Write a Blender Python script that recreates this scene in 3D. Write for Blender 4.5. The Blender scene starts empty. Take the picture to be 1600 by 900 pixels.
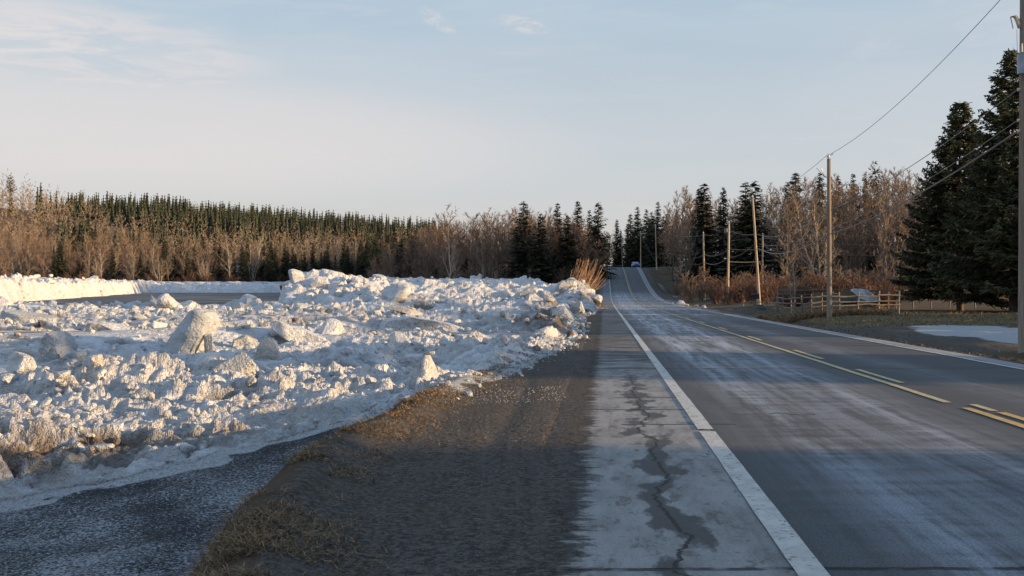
import bpy, bmesh, math, random
import numpy as np
from mathutils import Vector, Matrix, Quaternion

sc = bpy.context.scene
C = sc.collection
R = math.radians
rng = np.random.default_rng(7)
random.seed(7)

# ------------------------------------------------------------------ camera
EYE = 1.5
cd = bpy.data.cameras.new('camera')
cd.sensor_width = 36; cd.lens = 36
cd.shift_y = -7 / 1600
cd.clip_end = 20000; cd.clip_start = 0.05
cam = bpy.data.objects.new('camera', cd); C.objects.link(cam)
cam.location = (0, 0, EYE); cam.rotation_euler = (R(90), 0, 0)
sc.camera = cam
sc.view_settings.view_transform = 'Standard'; sc.view_settings.look = 'None'
sc.view_settings.gamma = 1; sc.view_settings.exposure = 0.77
sc.cycles.max_bounces = 5; sc.cycles.transparent_max_bounces = 12

def P(px, py, Y):
    return Vector(((px - 800) / 1600 * Y, Y, EYE - (py - 443) / 1600 * Y))

# ------------------------------------------------------------------ sun, sky
SUN_EL, SUN_AZ = 9.0, 105.0            # azimuth clockwise from +Y
ld = bpy.data.lights.new('sun', 'SUN'); ld.energy = 5.0; ld.angle = R(0.5); ld.color = (1, .67, .35)
lo = bpy.data.objects.new('sun', ld); C.objects.link(lo)
sd = Vector((math.sin(R(SUN_AZ)) * math.cos(R(SUN_EL)), math.cos(R(SUN_AZ)) * math.cos(R(SUN_EL)), math.sin(R(SUN_EL))))
lo.rotation_euler = (-sd).to_track_quat('-Z', 'Y').to_euler(); lo.location = (60, -30, 60)

W = bpy.data.worlds.new('World'); sc.world = W; W.use_nodes = True
nt = W.node_tree; nt.nodes.clear()

class NT:
    """tiny node-graph helper"""
    def __init__(s, tree): s.t = tree; s.n = tree.nodes; s.l = tree.links
    def node(s, typ, **kw):
        n = s.n.new(typ)
        for k, v in kw.items(): setattr(n, k, v)
        return n
    def put(s, sock, v):
        if isinstance(v, bpy.types.NodeSocket): s.l.new(v, sock)
        elif v is not None:
            if sock.type == 'RGBA' and len(v) == 3: v = (*v, 1)
            sock.default_value = v
    def math(s, op, a, b=None, c=None, clamp=False):
        n = s.node('ShaderNodeMath', operation=op, use_clamp=clamp)
        s.put(n.inputs[0], a)
        if b is not None: s.put(n.inputs[1], b)
        if c is not None: s.put(n.inputs[2], c)
        return n.outputs[0]
    def vmath(s, op, a, b=None, out=0):
        n = s.node('ShaderNodeVectorMath', operation=op)
        s.put(n.inputs[0], a)
        if b is not None: s.put(n.inputs[1], b)
        return n.outputs[out]
    def noise(s, vec, scale, detail=4, rough=.55, dist=0.0, dim='3D'):
        n = s.node('ShaderNodeTexNoise', noise_dimensions=dim)
        s.put(n.inputs['Vector'], vec); n.inputs['Scale'].default_value = scale
        n.inputs['Detail'].default_value = detail; n.inputs['Roughness'].default_value = rough
        n.inputs['Distortion'].default_value = dist
        return n.outputs[0]
    def ramp(s, v, a, b, lo=0.0, hi=1.0):
        n = s.node('ShaderNodeMapRange', clamp=True, interpolation_type='SMOOTHSTEP')
        s.put(n.inputs[0], v)
        for i, x in enumerate((a, b, lo, hi)): s.put(n.inputs[i + 1], x)
        return n.outputs[0]
    def mix(s, f, a, b, op='MIX'):
        n = s.node('ShaderNodeMix', data_type='RGBA', blend_type=op)
        s.put(n.inputs[0], f); s.put(n.inputs[6], a); s.put(n.inputs[7], b)
        return n.outputs[2]
    def scl(s, vec, v):
        return s.vmath('MULTIPLY', vec, v)
    def attr(s, name):
        n = s.node('ShaderNodeAttribute', attribute_name=name); return n.outputs['Fac']

w = NT(nt)
tc = w.node('ShaderNodeTexCoord').outputs['Generated']
sky = w.node('ShaderNodeTexSky', sky_type='NISHITA', sun_disc=False)
sky.sun_elevation = R(SUN_EL); sky.sun_rotation = R(SUN_AZ)
sky.altitude = 150; sky.air_density = 1.15; sky.dust_density = .6; sky.ozone_density = 1.6
sepn = w.node('ShaderNodeSeparateXYZ'); w.put(sepn.inputs[0], tc)
dz = sepn.outputs[2]
# thin high haze: pale and pinkish near the horizon (everywhere round), with long faint cloud veils
stretch = w.scl(tc, (1.0, 1.0, 4.5))
veil = w.noise(stretch, 1.6, 5, .55, .4)
wisp = w.noise(w.scl(tc, (2.2, 2.2, 16.0)), 2.4, 6, .65, 1.2)
g1 = w.mix(w.ramp(dz, .0, .13), (4.30, 3.98, 4.0), (3.95, 4.22, 4.6))
g2 = w.mix(w.ramp(dz, .10, .34), g1, (3.05, 4.0, 4.9))
g3 = w.mix(w.ramp(dz, .34, .95), g2, (1.7, 2.9, 4.9))
azl = w.ramp(sepn.outputs[0], .1, -.6)
g3 = w.mix(w.math('MULTIPLY', w.math('MULTIPLY', azl, w.ramp(dz, .22, .0)), .35), g3, (5.2, 4.35, 4.1))
mixed = w.mix(.80, sky.outputs[0], g3)
mixed = w.mix(w.math('MULTIPLY', w.ramp(veil, .42, .66), .22), mixed, (4.7, 4.7, 4.9))
# the two small clouds and the pink cloud bank up on the left
def blob(px, py, sx, sy, tilt=0.0):
    d = Vector(((px - 800) / 1600, 1, (443 - py) / 1600)).normalized()
    rel = w.vmath('SUBTRACT', tc, tuple(d))
    sp = w.node('ShaderNodeSeparateXYZ'); w.put(sp.inputs[0], rel)
    x = w.math('ADD', sp.outputs[0], w.math('MULTIPLY', sp.outputs[2], -tilt))
    z = w.math('ADD', sp.outputs[2], w.math('MULTIPLY', sp.outputs[0], tilt))
    q = w.math('ADD', w.math('POWER', w.math('DIVIDE', x, sx), 2), w.math('POWER', w.math('DIVIDE', z, sy), 2))
    front = w.math('GREATER_THAN', sepn.outputs[1], 0.0)
    return w.math('MULTIPLY', w.ramp(q, 1.0, 0.0), front)
cn = w.noise(w.scl(tc, (1, 1, 2.4)), 42, 6, .68, 1.0)
cl = w.math('MULTIPLY', blob(684, 32, .026, .010, .55), w.ramp(cn, .38, .62, .08, .85))
cl2 = w.math('MULTIPLY', blob(820, 39, .034, .009, .22), w.ramp(cn, .42, .68, .05, .75))
cl3 = w.math('MULTIPLY', blob(70, 72, .22, .055, .05), w.ramp(w.noise(w.scl(tc, (1, 1, 5)), 13, 6, .65, .8), .36, .66, .25, .9))
cl4 = w.math('MULTIPLY', blob(150, 200, .50, .07, .02), .65)
cs = w.math('MAXIMUM', w.math('MAXIMUM', cl, cl2), w.math('MAXIMUM', cl3, cl4))
cs = w.math('MAXIMUM', cs, w.math('MULTIPLY', w.ramp(wisp, .52, .74), .20))
mixed = w.mix(w.math('MULTIPLY', cs, .72), mixed, (5.6, 5.0, 4.75))
bg = w.node('ShaderNodeBackground'); w.put(bg.inputs[0], mixed); bg.inputs[1].default_value = 0.090
out = w.node('ShaderNodeOutputWorld'); nt.links.new(bg.outputs[0], out.inputs[0])

# ------------------------------------------------------------------ materials
MATS = {}
def mat(name):
    m = bpy.data.materials.new(name); m.use_nodes = True; m.node_tree.nodes.clear()
    MATS[name] = m
    g = NT(m.node_tree)
    g.bsdf = g.node('ShaderNodeBsdfPrincipled')
    g.o = g.node('ShaderNodeOutputMaterial'); g.l.new(g.bsdf.outputs[0], g.o.inputs[0])
    g.pos = g.node('ShaderNodeNewGeometry').outputs['Position']
    return m, g
def base(g, col, rough=.8, spec=.3):
    g.put(g.bsdf.inputs['Base Color'], col); g.put(g.bsdf.inputs['Roughness'], rough)
    g.put(g.bsdf.inputs['Specular IOR Level'], spec)
def bump(g, h, dist=.02, strength=1.0):
    b = g.node('ShaderNodeBump'); b.inputs['Strength'].default_value = strength
    b.inputs['Distance'].default_value = dist; g.put(b.inputs['Height'], h)
    g.l.new(b.outputs[0], g.bsdf.inputs['Normal'])
def rnd(g): return g.node('ShaderNodeObjectInfo').outputs['Random']

def simple(name, c1, c2, scale=3, rough=.85, spec=.2, bd=.0, stretch=(1, 1, 1), vary=.25, metal=0):
    m, g = mat(name)
    v = g.scl(g.node('ShaderNodeTexCoord').outputs['Object'], stretch)
    n = g.ramp(g.noise(v, scale, 5, .6), .3, .7)
    c = g.mix(n, c1, c2)
    k = g.math('ADD', g.math('MULTIPLY', rnd(g), vary), 1 - vary / 2)
    vm = g.node('ShaderNodeVectorMath', operation='SCALE'); g.put(vm.inputs[0], c); g.put(vm.inputs[3], k)
    base(g, vm.outputs[0], rough, spec)
    g.bsdf.inputs['Metallic'].default_value = metal
    if bd: bump(g, n, bd)
    return m

M_TWIG = simple('bare_twig_bark', (.19, .128, .092), (.28, .195, .145), 1.5, vary=.5)
M_TWIGPALE = simple('pale_twig_bark', (.21, .165, .125), (.34, .27, .205), 1.5, vary=.4)
M_BARK = simple('grey_bark', (.10, .08, .065), (.20, .165, .135), 4, bd=.01, stretch=(3, 3, .6), vary=.3)
M_BIRCH = simple('birch_bark', (.62, .54, .44), (.30, .25, .20), 3.0, bd=.003, stretch=(.6, .6, 3), vary=.2)
M_RED = simple('red_willow_bark', (.15, .09, .07), (.215, .13, .095), 1.2, vary=.3)
M_ORANGE = simple('tan_willow_bark', (.42, .24, .13), (.55, .36, .22), 2.0, vary=.2)
M_NEED = simple('spruce_needles', (.022, .028, .019), (.050, .056, .033), 1.1, rough=.7, vary=.6)
M_NEEDN = simple('near_spruce_needles', (.036, .044, .024), (.115, .108, .052), .55, rough=.7, vary=.1)
M_SPBARK = simple('spruce_bark', (.07, .055, .045), (.13, .10, .085), 5, bd=.01, vary=.2)
M_POLE = simple('weathered_pole_wood_lit', (.30, .225, .155), (.50, .39, .275), 2.2, rough=.8, bd=.002, stretch=(14, 14, .5), vary=.25)  # brighter copy for the sunlit poles, sunlight put into the colour
M_POLESHADE = simple('grey_pole_wood_shade', (.16, .13, .105), (.27, .215, .17), 2.2, rough=.8, bd=.002, stretch=(14, 14, .5), vary=.15)  # same pole wood with shade put into the colour, for shaded poles
M_RAIL = simple('grey_rail_wood', (.15, .125, .105), (.26, .225, .19), 4, bd=.004, stretch=(1, 1, 3), vary=.35)
M_METAL = simple('galvanised_metal', (.34, .35, .36), (.46, .47, .48), 5, rough=.45, spec=.5, metal=.4)
M_CERAM = simple('porcelain', (.62, .60, .56), (.74, .72, .68), 5, rough=.25, spec=.5)
M_CREAM = simple('cream_metal', (.60, .50, .38), (.72, .62, .48), 5, rough=.5)
M_WIRE = simple('wire_metal', (.10, .10, .10), (.16, .155, .15), 1, rough=.5, metal=.3)
M_WIREP = simple('cable_sheath', (.22, .20, .18), (.30, .27, .24), 1, rough=.5)
M_HAY = simple('old_hay', (.09, .065, .04), (.18, .13, .075), 9, bd=.03)
M_TARPW = simple('white_tarp', (.36, .38, .38), (.52, .54, .54), 2, rough=.45, bd=.02)
M_TARPD = simple('dark_tarp', (.02, .035, .035), (.05, .06, .06), 2, rough=.5, bd=.02)
M_CARB = simple('blue_car_paint', (.03, .10, .34), (.04, .12, .40), 1, rough=.25, spec=.6)
M_GLASS = simple('car_glass', (.25, .28, .32), (.35, .38, .42), 1, rough=.08, spec=.8)
M_TYRE = simple('tyre_rubber', (.015, .015, .015), (.03, .03, .03), 3)
M_LAMP = simple('lamp_lens', (.6, .6, .58), (.7, .7, .68), 3, rough=.2)
M_BOX = simple('black_mailbox', (.02, .02, .022), (.04, .04, .04), 3, rough=.5)

def grass_mat(name, a, b, scale):
    m, g = mat(name)
    c = g.mix(g.ramp(g.noise(g.pos, scale, 3), .35, .65), a, b)
    c = g.mix(g.ramp(g.noise(g.pos, scale * 9, 2), .4, .7), c, (.36, .26, .15))
    base(g, c, .85, .15)
    return m
M_GRASS = grass_mat('dead_grass', (.06, .04, .026), (.21, .13, .07), 3.0)
M_GRASSG = grass_mat('olive_dead_grass', (.12, .10, .045), (.20, .17, .075), .9)
M_STONE = simple('gravel_stone', (.09, .088, .09), (.20, .195, .19), 8, vary=.6)

# ice
def ice_mat(name, obj=False):
    m, g = mat(name)
    p = g.pos
    n1 = g.noise(p, .35, 5, .6); n2 = g.noise(p, 2.6, 5, .65); n3 = g.noise(p, 14, 4, .6)
    lay = g.noise(g.scl(p, (.6, .6, 3.0)), 1.7, 5, .7)
    c = g.mix(g.ramp(n2, .35, .66), (.76, .78, .81), (.56, .58, .62))
    c = g.mix(g.math('MULTIPLY', g.ramp(n1, .46, .66), .5), c, (.53, .47, .39))
    c = g.mix(g.math('MULTIPLY', g.ramp(lay, .50, .68), .6), c, (.30, .33, .35))
    dirt = g.math('MULTIPLY', g.ramp(g.math('ADD', g.math('MULTIPLY', n2, .6), g.math('MULTIPLY', n3, .4)), .53, .66), g.ramp(g.noise(p, .8, 3), .42, .60))
    c = g.mix(g.math('MULTIPLY', dirt, .75), c, (.22, .16, .105))
    c = g.mix(g.math('MULTIPLY', g.ramp(n3, .56, .72), .35), c, (.28, .26, .23))
    d = g.attr('dirt')
    c = g.mix(g.math('MULTIPLY', d, g.ramp(g.math('ADD', n2, g.math('MULTIPLY', n3, .3)), .40, .62)), c, (.13, .105, .085))
    if obj:
        c = g.mix(g.math('MULTIPLY', g.math('GREATER_THAN', rnd(g), .6), .45), c, (.40, .44, .46))
    base(g, c, .55, .35)
    hgt = g.math('ADD', g.math('MULTIPLY', n3, .5), g.noise(p, 5, 4, .7))
    bump(g, hgt, .22, .9)
    return m
M_ICE = ice_mat('river_ice'); M_ICEB = ice_mat('ice_block', True)

def gravel_col(g):
    p = g.pos
    n1 = g.noise(p, .5, 5, .6); n3 = g.noise(p, 20, 5, .75); n4 = g.noise(p, 38, 3, .7); n5 = g.noise(p, 7, 5, .7)
    gr = g.mix(g.ramp(n3, .40, .62), (.046, .040, .036), (.165, .145, .125))
    gr = g.mix(g.math('MULTIPLY', g.ramp(g.math('ADD', g.math('MULTIPLY', n1, .5), g.math('MULTIPLY', n5, .5)), .46, .58), .5), gr, (.12, .098, .078))
    gr = g.mix(g.math('MULTIPLY', g.ramp(n5, .54, .66), .75), gr, (.030, .026, .024))
    tr_ = g.noise(g.scl(p, (7, .35, 1)), 1.0, 4, .6)
    gr = g.mix(g.math('MULTIPLY', g.ramp(tr_, .48, .66), .45), gr, (.135, .125, .115))
    gr = g.mix(g.math('MULTIPLY', g.ramp(tr_, .40, .30), .5), gr, (.035, .032, .031))
    return g.mix(g.ramp(n4, .60, .66), gr, (.21, .20, .195))

# asphalt in road coordinates: uv.x = metres across, uv.y = metres along
def asphalt():
    m, g = mat('asphalt')
    uv = g.node('ShaderNodeUVMap', uv_map='road').outputs[0]
    s = g.node('ShaderNodeSeparateXYZ'); g.put(s.inputs[0], uv); u, v = s.outputs[0], s.outputs[1]
    grain = g.noise(uv, 60, 3, .7); mid = g.noise(uv, 1.1, 5, .6)
    c = g.mix(g.ramp(grain, .35, .7), (.046, .050, .056), (.094, .099, .108))
    c = g.mix(g.math('MULTIPLY', g.ramp(mid, .35, .7), .35), c, (.10, .092, .084))
    # dried salt and frost: long streaks in the wheel paths of the near lane, more of it farther on
    lane = g.math('SUBTRACT', u, 1.07)
    path = g.math('MAXIMUM', g.ramp(g.math('ABSOLUTE', g.math('SUBTRACT', lane, 1.05)), .0, .6, 1, 0),
                  g.ramp(g.math('ABSOLUTE', g.math('SUBTRACT', lane, 2.45)), .0, .55, 1, 0))
    path = g.math('MAXIMUM', path, g.math('MULTIPLY', g.ramp(g.math('ABSOLUTE', g.math('SUBTRACT', lane, 4.9)), .0, .8, 1, 0), .25))
    path = g.math('MAXIMUM', path, g.math('MULTIPLY', g.ramp(g.math('ABSOLUTE', g.math('SUBTRACT', lane, 1.8)), .5, 1.9, 1, 0), .62))
    streak = g.noise(g.scl(uv, (5.0, .22, 1)), 1.0, 6, .72)
    cross = g.noise(g.scl(uv, (.8, 3.2, 1)), 1.0, 5, .72)
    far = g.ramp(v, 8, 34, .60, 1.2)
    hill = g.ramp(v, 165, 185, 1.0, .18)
    tex = g.math('ADD', g.math('MULTIPLY', streak, .62), g.math('MULTIPLY', cross, .38))
    fr = g.math('MULTIPLY', g.math('MULTIPLY', g.ramp(tex, .38, .60), path), g.math('MULTIPLY', far, hill))
    fr = g.math('MULTIPLY', fr, g.ramp(grain, .30, .62, .35, 1.1), clamp=True)
    c = g.mix(g.math('MULTIPLY', fr, .85), c, (.47, .52, .59))
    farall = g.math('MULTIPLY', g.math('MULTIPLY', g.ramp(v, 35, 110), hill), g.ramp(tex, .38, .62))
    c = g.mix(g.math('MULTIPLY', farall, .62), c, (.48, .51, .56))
    # paved shoulders: dry pale patches with ragged edges
    edge = g.math('ADD', u, g.math('MULTIPLY', g.math('SUBTRACT', g.noise(g.scl(uv, (2.6, 1.5, 1)), 1.1, 6, .72), .5), 1.3))
    sh = g.math('MULTIPLY', g.ramp(edge, -.32, -.16), g.math('LESS_THAN', u, 1.16))
    big = g.noise(g.scl(uv, (.9, .35, 1)), 1.0, 3, .5)
    sh = g.math('MULTIPLY', sh, g.ramp(g.math('SUBTRACT', v, g.math('MULTIPLY', big, 8)), 14, 24, 1, .35))
    slush = g.noise(g.scl(uv, (.7, 1.9, 1)), 1.0, 6, .75)
    slz = g.math('MULTIPLY', g.ramp(v, 15, 24), g.math('MULTIPLY', g.ramp(v, 120, 165, 1, 0), g.math('LESS_THAN', u, 1.10)))
    # wandering crack with a damp halo
    wlow = g.math('MULTIPLY', g.math('SUBTRACT', g.noise(g.scl(uv, (0, .75, 1)), 1.0, 2, .5), .5), .55)
    wob = g.math('ADD', wlow,
                 g.math('MULTIPLY', g.math('SUBTRACT', g.noise(g.scl(uv, (0, 5.5, 1)), 1.0, 4, .7), .5), .22))
    dc = g.math('ABSOLUTE', g.math('SUBTRACT', g.math('SUBTRACT', u, .46), wob))
    halo = g.ramp(g.math('SUBTRACT', g.math('ABSOLUTE', g.math('SUBTRACT', g.math('SUBTRACT', u, .46), wlow)), g.math('MULTIPLY', g.math('SUBTRACT', g.noise(g.scl(uv, (2.6, 1.0, 1)), 1.3, 4, .58), .44), 1.0)), .0, .11, 1, 0)
    near = g.ramp(v, 15, 22, 1, 0)
    halo = g.math('MULTIPLY', halo, near)
    sh2 = g.math('MULTIPLY', sh, g.math('SUBTRACT', 1.0, halo), clamp=True)
    shc = g.mix(g.ramp(grain, .3, .75), (.24, .238, .235), (.37, .365, .355))
    shc = g.mix(g.math('MULTIPLY', g.ramp(g.noise(g.scl(uv, (3.5, .7, 1)), 1.0, 5, .7), .42, .68), .55), shc, (.12, .105, .09))
    c = g.mix(g.math('MULTIPLY', sh2, g.ramp(mid, .25, .6, .6, 1.0)), c, shc)
    c = g.mix(g.math('MULTIPLY', g.math('MULTIPLY', halo, g.math('LESS_THAN', u, 1.16)), .55), c, (.055, .05, .045))
    # frozen slush, mud and dry patches on the farther shoulder, dragged across it
    c = g.mix(g.math('MULTIPLY', slz, g.ramp(slush, .47, .56)), c, (.055, .052, .05))
    c = g.mix(g.math('MULTIPLY', slz, g.math('MULTIPLY', g.ramp(slush, .40, .34), .8)), c, (.42, .45, .50))
    c = g.mix(g.math('MULTIPLY', slz, g.math('MULTIPLY', g.ramp(g.noise(g.scl(uv, (.5, 1.3, 1)), 1.3, 5, .7), .56, .62), .6)), c, (.24, .18, .12))
    # loose gravel lies over the ragged left edge of the pavement
    gr = gravel_col(g)
    gedge = g.math('ADD', g.math('ADD', u, g.math('MULTIPLY', g.math('SUBTRACT', g.noise(g.scl(uv, (1.2, 6, 1)), 1.3, 5, .75), .5), .9)), g.math('MULTIPLY', g.math('SUBTRACT', g.noise(uv, 24, 3, .7), .5), .25))
    gfac = g.math('MULTIPLY', g.ramp(gedge, -.10, -.30), g.ramp(v, 60, 150, 1, .3))
    c = g.mix(gfac, c, gr)
    c = g.mix(g.math('MULTIPLY', g.math('MULTIPLY', g.ramp(g.noise(g.scl(uv, (2.2, .9, 1)), 2.1, 6, .7), .55, .62), g.math('LESS_THAN', u, 1.0)), g.math('MULTIPLY', sh, .6)), c, (.085, .072, .06))
    # scattered damp specks on the pale shoulder
    c = g.mix(g.math('MULTIPLY', g.math('MULTIPLY', g.ramp(g.noise(uv, 9, 4, .75), .60, .68), g.math('LESS_THAN', u, 1.0)), .75), c, (.045, .042, .04))
    rs = g.math('GREATER_THAN', g.math('ADD', u, g.math('MULTIPLY', g.math('SUBTRACT', g.noise(g.scl(uv, (1, 1, 1)), 1.3, 4, .6), .5), .25)), 8.32)
    c = g.mix(g.math('MULTIPLY', rs, .85), c, (.29, .30, .31))
    # cracks: the long one, and frost-heave cracks straight across
    cr = g.math('MULTIPLY', g.ramp(dc, .004, .016, 1, 0), near)
    for y0, a, lo_, hi_ in ((5.55, .12, -.2, 9), (11.65, .08, .2, 1.5), (13.1, .18, -.1, 1.1), (12.6, .9, 1.6, 2.6), (14.6, .5, .1, 1.2), (20.3, .2, -2, 9), (33, .3, -2, 9), (52, .5, -2, 9), (78, .5, -2, 9)):
        wv = g.math('MULTIPLY', g.math('SUBTRACT', g.noise(g.scl(uv, (1.4, .0, 1)), 1.0 + a, 5, .7), .5), a)
        dd = g.math('ABSOLUTE', g.math('SUBTRACT', g.math('SUBTRACT', v, y0), wv))
        wdt = .012 + y0 * .0006
        k = g.math('MULTIPLY', g.ramp(dd, wdt, wdt * 2.6, 1, 0), g.math('MULTIPLY', g.math('GREATER_THAN', u, lo_), g.math('LESS_THAN', u, hi_)))
        cr = g.math('MAXIMUM', cr, g.math('MULTIPLY', k, g.ramp(g.noise(uv, 3, 3, .6), .34, .5, .35, 1)))
    c = g.mix(g.math('MULTIPLY', cr, .85), c, (.012, .012, .012))
    rough = g.math('SUBTRACT', .82, g.math('MULTIPLY', halo, .12))
    base(g, c, g.math('ADD', rough, g.math('MULTIPLY', gfac, .08)), g.math('SUBTRACT', .3, g.math('MULTIPLY', gfac, .15)))
    h = g.math('MULTIPLY', g.math('SUBTRACT', g.math('MULTIPLY', grain, .35), g.math('MULTIPLY', cr, 2.0)), .2)
    gh = g.math('ADD', g.noise(g.pos, 4, 5, .65), g.math('MULTIPLY', g.noise(g.pos, 30, 4, .7), .9))
    h = g.math('ADD', g.math('MULTIPLY', h, g.math('SUBTRACT', 1.0, gfac)), g.math('MULTIPLY', gh, gfac))
    bump(g, h, .06, 1.0)
    return m
M_ROAD = asphalt()

def paint(name, col, wear):
    m, g = mat(name)
    uv = g.node('ShaderNodeUVMap', uv_map='road').outputs[0]
    a = g.noise(uv, 22, 5, .75); b = g.noise(g.scl(uv, (5, 1.6, 1)), 2.0, 5, .7)
    k = g.ramp(g.math('ADD', g.math('MULTIPLY', a, .6), g.math('MULTIPLY', b, .4)), wear - .05, wear + .05)
    s = g.node('ShaderNodeSeparateXYZ'); g.put(s.inputs[0], uv)
    c = g.mix(g.ramp(g.noise(uv, 5, 5, .7), .3, .7), col, tuple(x * .72 for x in col))
    base(g, c, .6, .3)
    tr = g.node('ShaderNodeBsdfTransparent'); mx = g.node('ShaderNodeMixShader')
    g.put(mx.inputs[0], k); g.l.new(tr.outputs[0], mx.inputs[1]); g.l.new(g.bsdf.outputs[0], mx.inputs[2])
    g.l.new(mx.outputs[0], g.o.inputs[0])
    return m
M_WHITE = paint('white_road_paint', (.56, .545, .51), .42)
M_YELLOW = paint('yellow_road_paint', (.62, .40, .13), .40)
M_YELLOWP = paint('salted_yellow_paint', (.56, .45, .25), .415)

def ground_mat():
    m, g = mat('ground')
    p = g.pos
    n1 = g.noise(p, .5, 5, .6); n2 = g.noise(p, 4, 5, .65); n3 = g.noise(p, 30, 4, .7); n4 = g.noise(p, 110, 2, .6)
    c = g.mix(g.ramp(n1, .35, .65), (.085, .062, .04), (.13, .095, .06))
    c = g.mix(g.math('MULTIPLY', g.ramp(n2, .45, .7), .6), c, (.055, .04, .028))
    def layer(c, name, col, soft=.35, nn=n2):
        a = g.attr(name)
        f = g.ramp(g.math('ADD', a, g.math('MULTIPLY', g.math('SUBTRACT', nn, .5), soft * 2)), .42, .58)
        return g.mix(f, c, col), f
    gr = gravel_col(g)
    c, fg = layer(c, 'gravel', gr, .12)
    gs = g.mix(g.ramp(n2, .3, .7), (.085, .065, .034), (.19, .15, .08))
    c, _ = layer(c, 'grass', gs, .25)
    sp = g.math('ADD', g.math('MULTIPLY', n3, .5), g.math('MULTIPLY', g.noise(g.scl(p, (1, 1.6, 1)), 42, 4, .75), .5))
    fs = g.mix(g.ramp(g.math('ADD', sp, g.math('MULTIPLY', g.math('SUBTRACT', n1, .5), .45)), .46, .60), (.045, .046, .05), (.50, .52, .55))
    c, ff = layer(c, 'frost', fs, .3)
    c, _ = layer(c, 'snow', g.mix(g.ramp(n3, .42, .66), (.54, .56, .58), (.24, .24, .24)), .55, g.math('ADD', g.math('MULTIPLY', n2, .6), g.math('MULTIPLY', n3, .4)))
    g.put(g.bsdf.inputs['Base Color'], c); g.bsdf.inputs['Roughness'].default_value = .9
    g.bsdf.inputs['Specular IOR Level'].default_value = .15
    bump(g, g.math('ADD', n2, g.math('MULTIPLY', n3, .9)), .06, 1.0)
    return m
M_GROUND = ground_mat()

def water_mat():
    m, g = mat('river_water')
    p = g.scl(g.pos, (.25, 1.0, 1.0))
    n = g.noise(p, .35, 6, .7, .6)
    fz = g.ramp(n, .50, .60)
    c = g.mix(fz, (.05, .052, .055), (.20, .205, .215))
    base(g, c, .6, .15)
    bump(g, g.noise(g.pos, 2.0, 4, .6), .03, .5)
    return m
M_WATER = water_mat()

# ------------------------------------------------------------------ numpy helpers
def h2(ix, iy, seed):
    x = (ix.astype(np.int64) * 374761393 + iy.astype(np.int64) * 668265263 + seed * 1274126177) & 0xffffffff
    x = ((x ^ (x >> 13)) * 1274126177) & 0xffffffff
    x = x ^ (x >> 16)
    return (x & 0xffffff) / float(0xffffff)
def vnoise(x, y, seed=0):
    ix = np.floor(x); iy = np.floor(y); fx = x - ix; fy = y - iy
    fx = fx * fx * (3 - 2 * fx); fy = fy * fy * (3 - 2 * fy)
    a = h2(ix, iy, seed); b = h2(ix + 1, iy, seed); c = h2(ix, iy + 1, seed); d = h2(ix + 1, iy + 1, seed)
    return (a * (1 - fx) + b * fx) * (1 - fy) + (c * (1 - fx) + d * fx) * fy
def fbm(x, y, seed=0, o=4, g=.5):
    s = 0; a = 1; t = 0
    for i in range(o):
        s = s + a * vnoise(x * 2 ** i + 17.3 * i, y * 2 ** i - 9.1 * i, seed + i); t += a; a *= g
    return s / t
def sst(x, a, b):
    t = np.clip((np.asarray(x, float) - a) / (b - a), 0, 1); return t * t * (3 - 2 * t)
def blocks(x, y, cell, seed, tilt=.6):
    """height of tilted broken plates: nearest jittered seed point, each with its own level and tilt"""
    X = x / cell; Y = y / cell; ix = np.floor(X); iy = np.floor(Y)
    best = np.full(X.shape, 1e9); sec = np.full(X.shape, 1e9); hh = np.zeros(X.shape)
    for dx in (-1, 0, 1):
        for dy in (-1, 0, 1):
            cx, cy = ix + dx, iy + dy
            px = cx + h2(cx, cy, seed); py = cy + h2(cx, cy, seed + 1)
            ex, ey = X - px, Y - py; d = ex * ex + ey * ey
            lv = h2(cx, cy, seed + 2); tx = h2(cx, cy, seed + 3) - .5; ty = h2(cx, cy, seed + 4) - .5
            v = lv + tilt * 2 * (tx * ex + ty * ey)
            nb = d < best
            sec = np.where(nb, best, np.minimum(sec, d)); hh = np.where(nb, v, hh); best = np.where(nb, d, best)
    gap = np.sqrt(sec) - np.sqrt(best)
    return hh * (.62 + .38 * sst(gap, 0, .25)) 

def mesh_np(name, V, F, mats, smooth=False, fm=None, attrs=None, uv=None):
    V = np.asarray(V, np.float32); F = np.asarray(F, np.int32); k = F.shape[1]
    me = bpy.data.meshes.new(name)
    me.vertices.add(len(V)); me.vertices.foreach_set('co', V.ravel())
    me.loops.add(F.size); me.loops.foreach_set('vertex_index', F.ravel())
    me.polygons.add(len(F)); me.polygons.foreach_set('loop_start', np.arange(0, F.size, k, dtype=np.int32))
    if not isinstance(mats, (list, tuple)): mats = [mats]
    for m in mats: me.materials.append(m)
    if fm is not None: me.polygons.foreach_set('material_index', np.asarray(fm, np.int32))
    me.polygons.foreach_set('use_smooth', np.full(len(F), smooth))
    me.update(calc_edges=True)
    if attrs:
        for n, a in attrs.items():
            at = me.attributes.new(n, 'FLOAT', 'POINT'); at.data.foreach_set('value', np.asarray(a, np.float32))
    if uv is not None:
        l = me.uv_layers.new(name='road'); l.data.foreach_set('uv', np.asarray(uv, np.float32)[F.ravel()].ravel())
    return me
def grid_faces(n, m):
    i = np.arange(n - 1)[:, None] * m + np.arange(m - 1)[None, :]
    return np.stack([i, i + 1, i + m + 1, i + m], -1).reshape(-1, 4)

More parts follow.
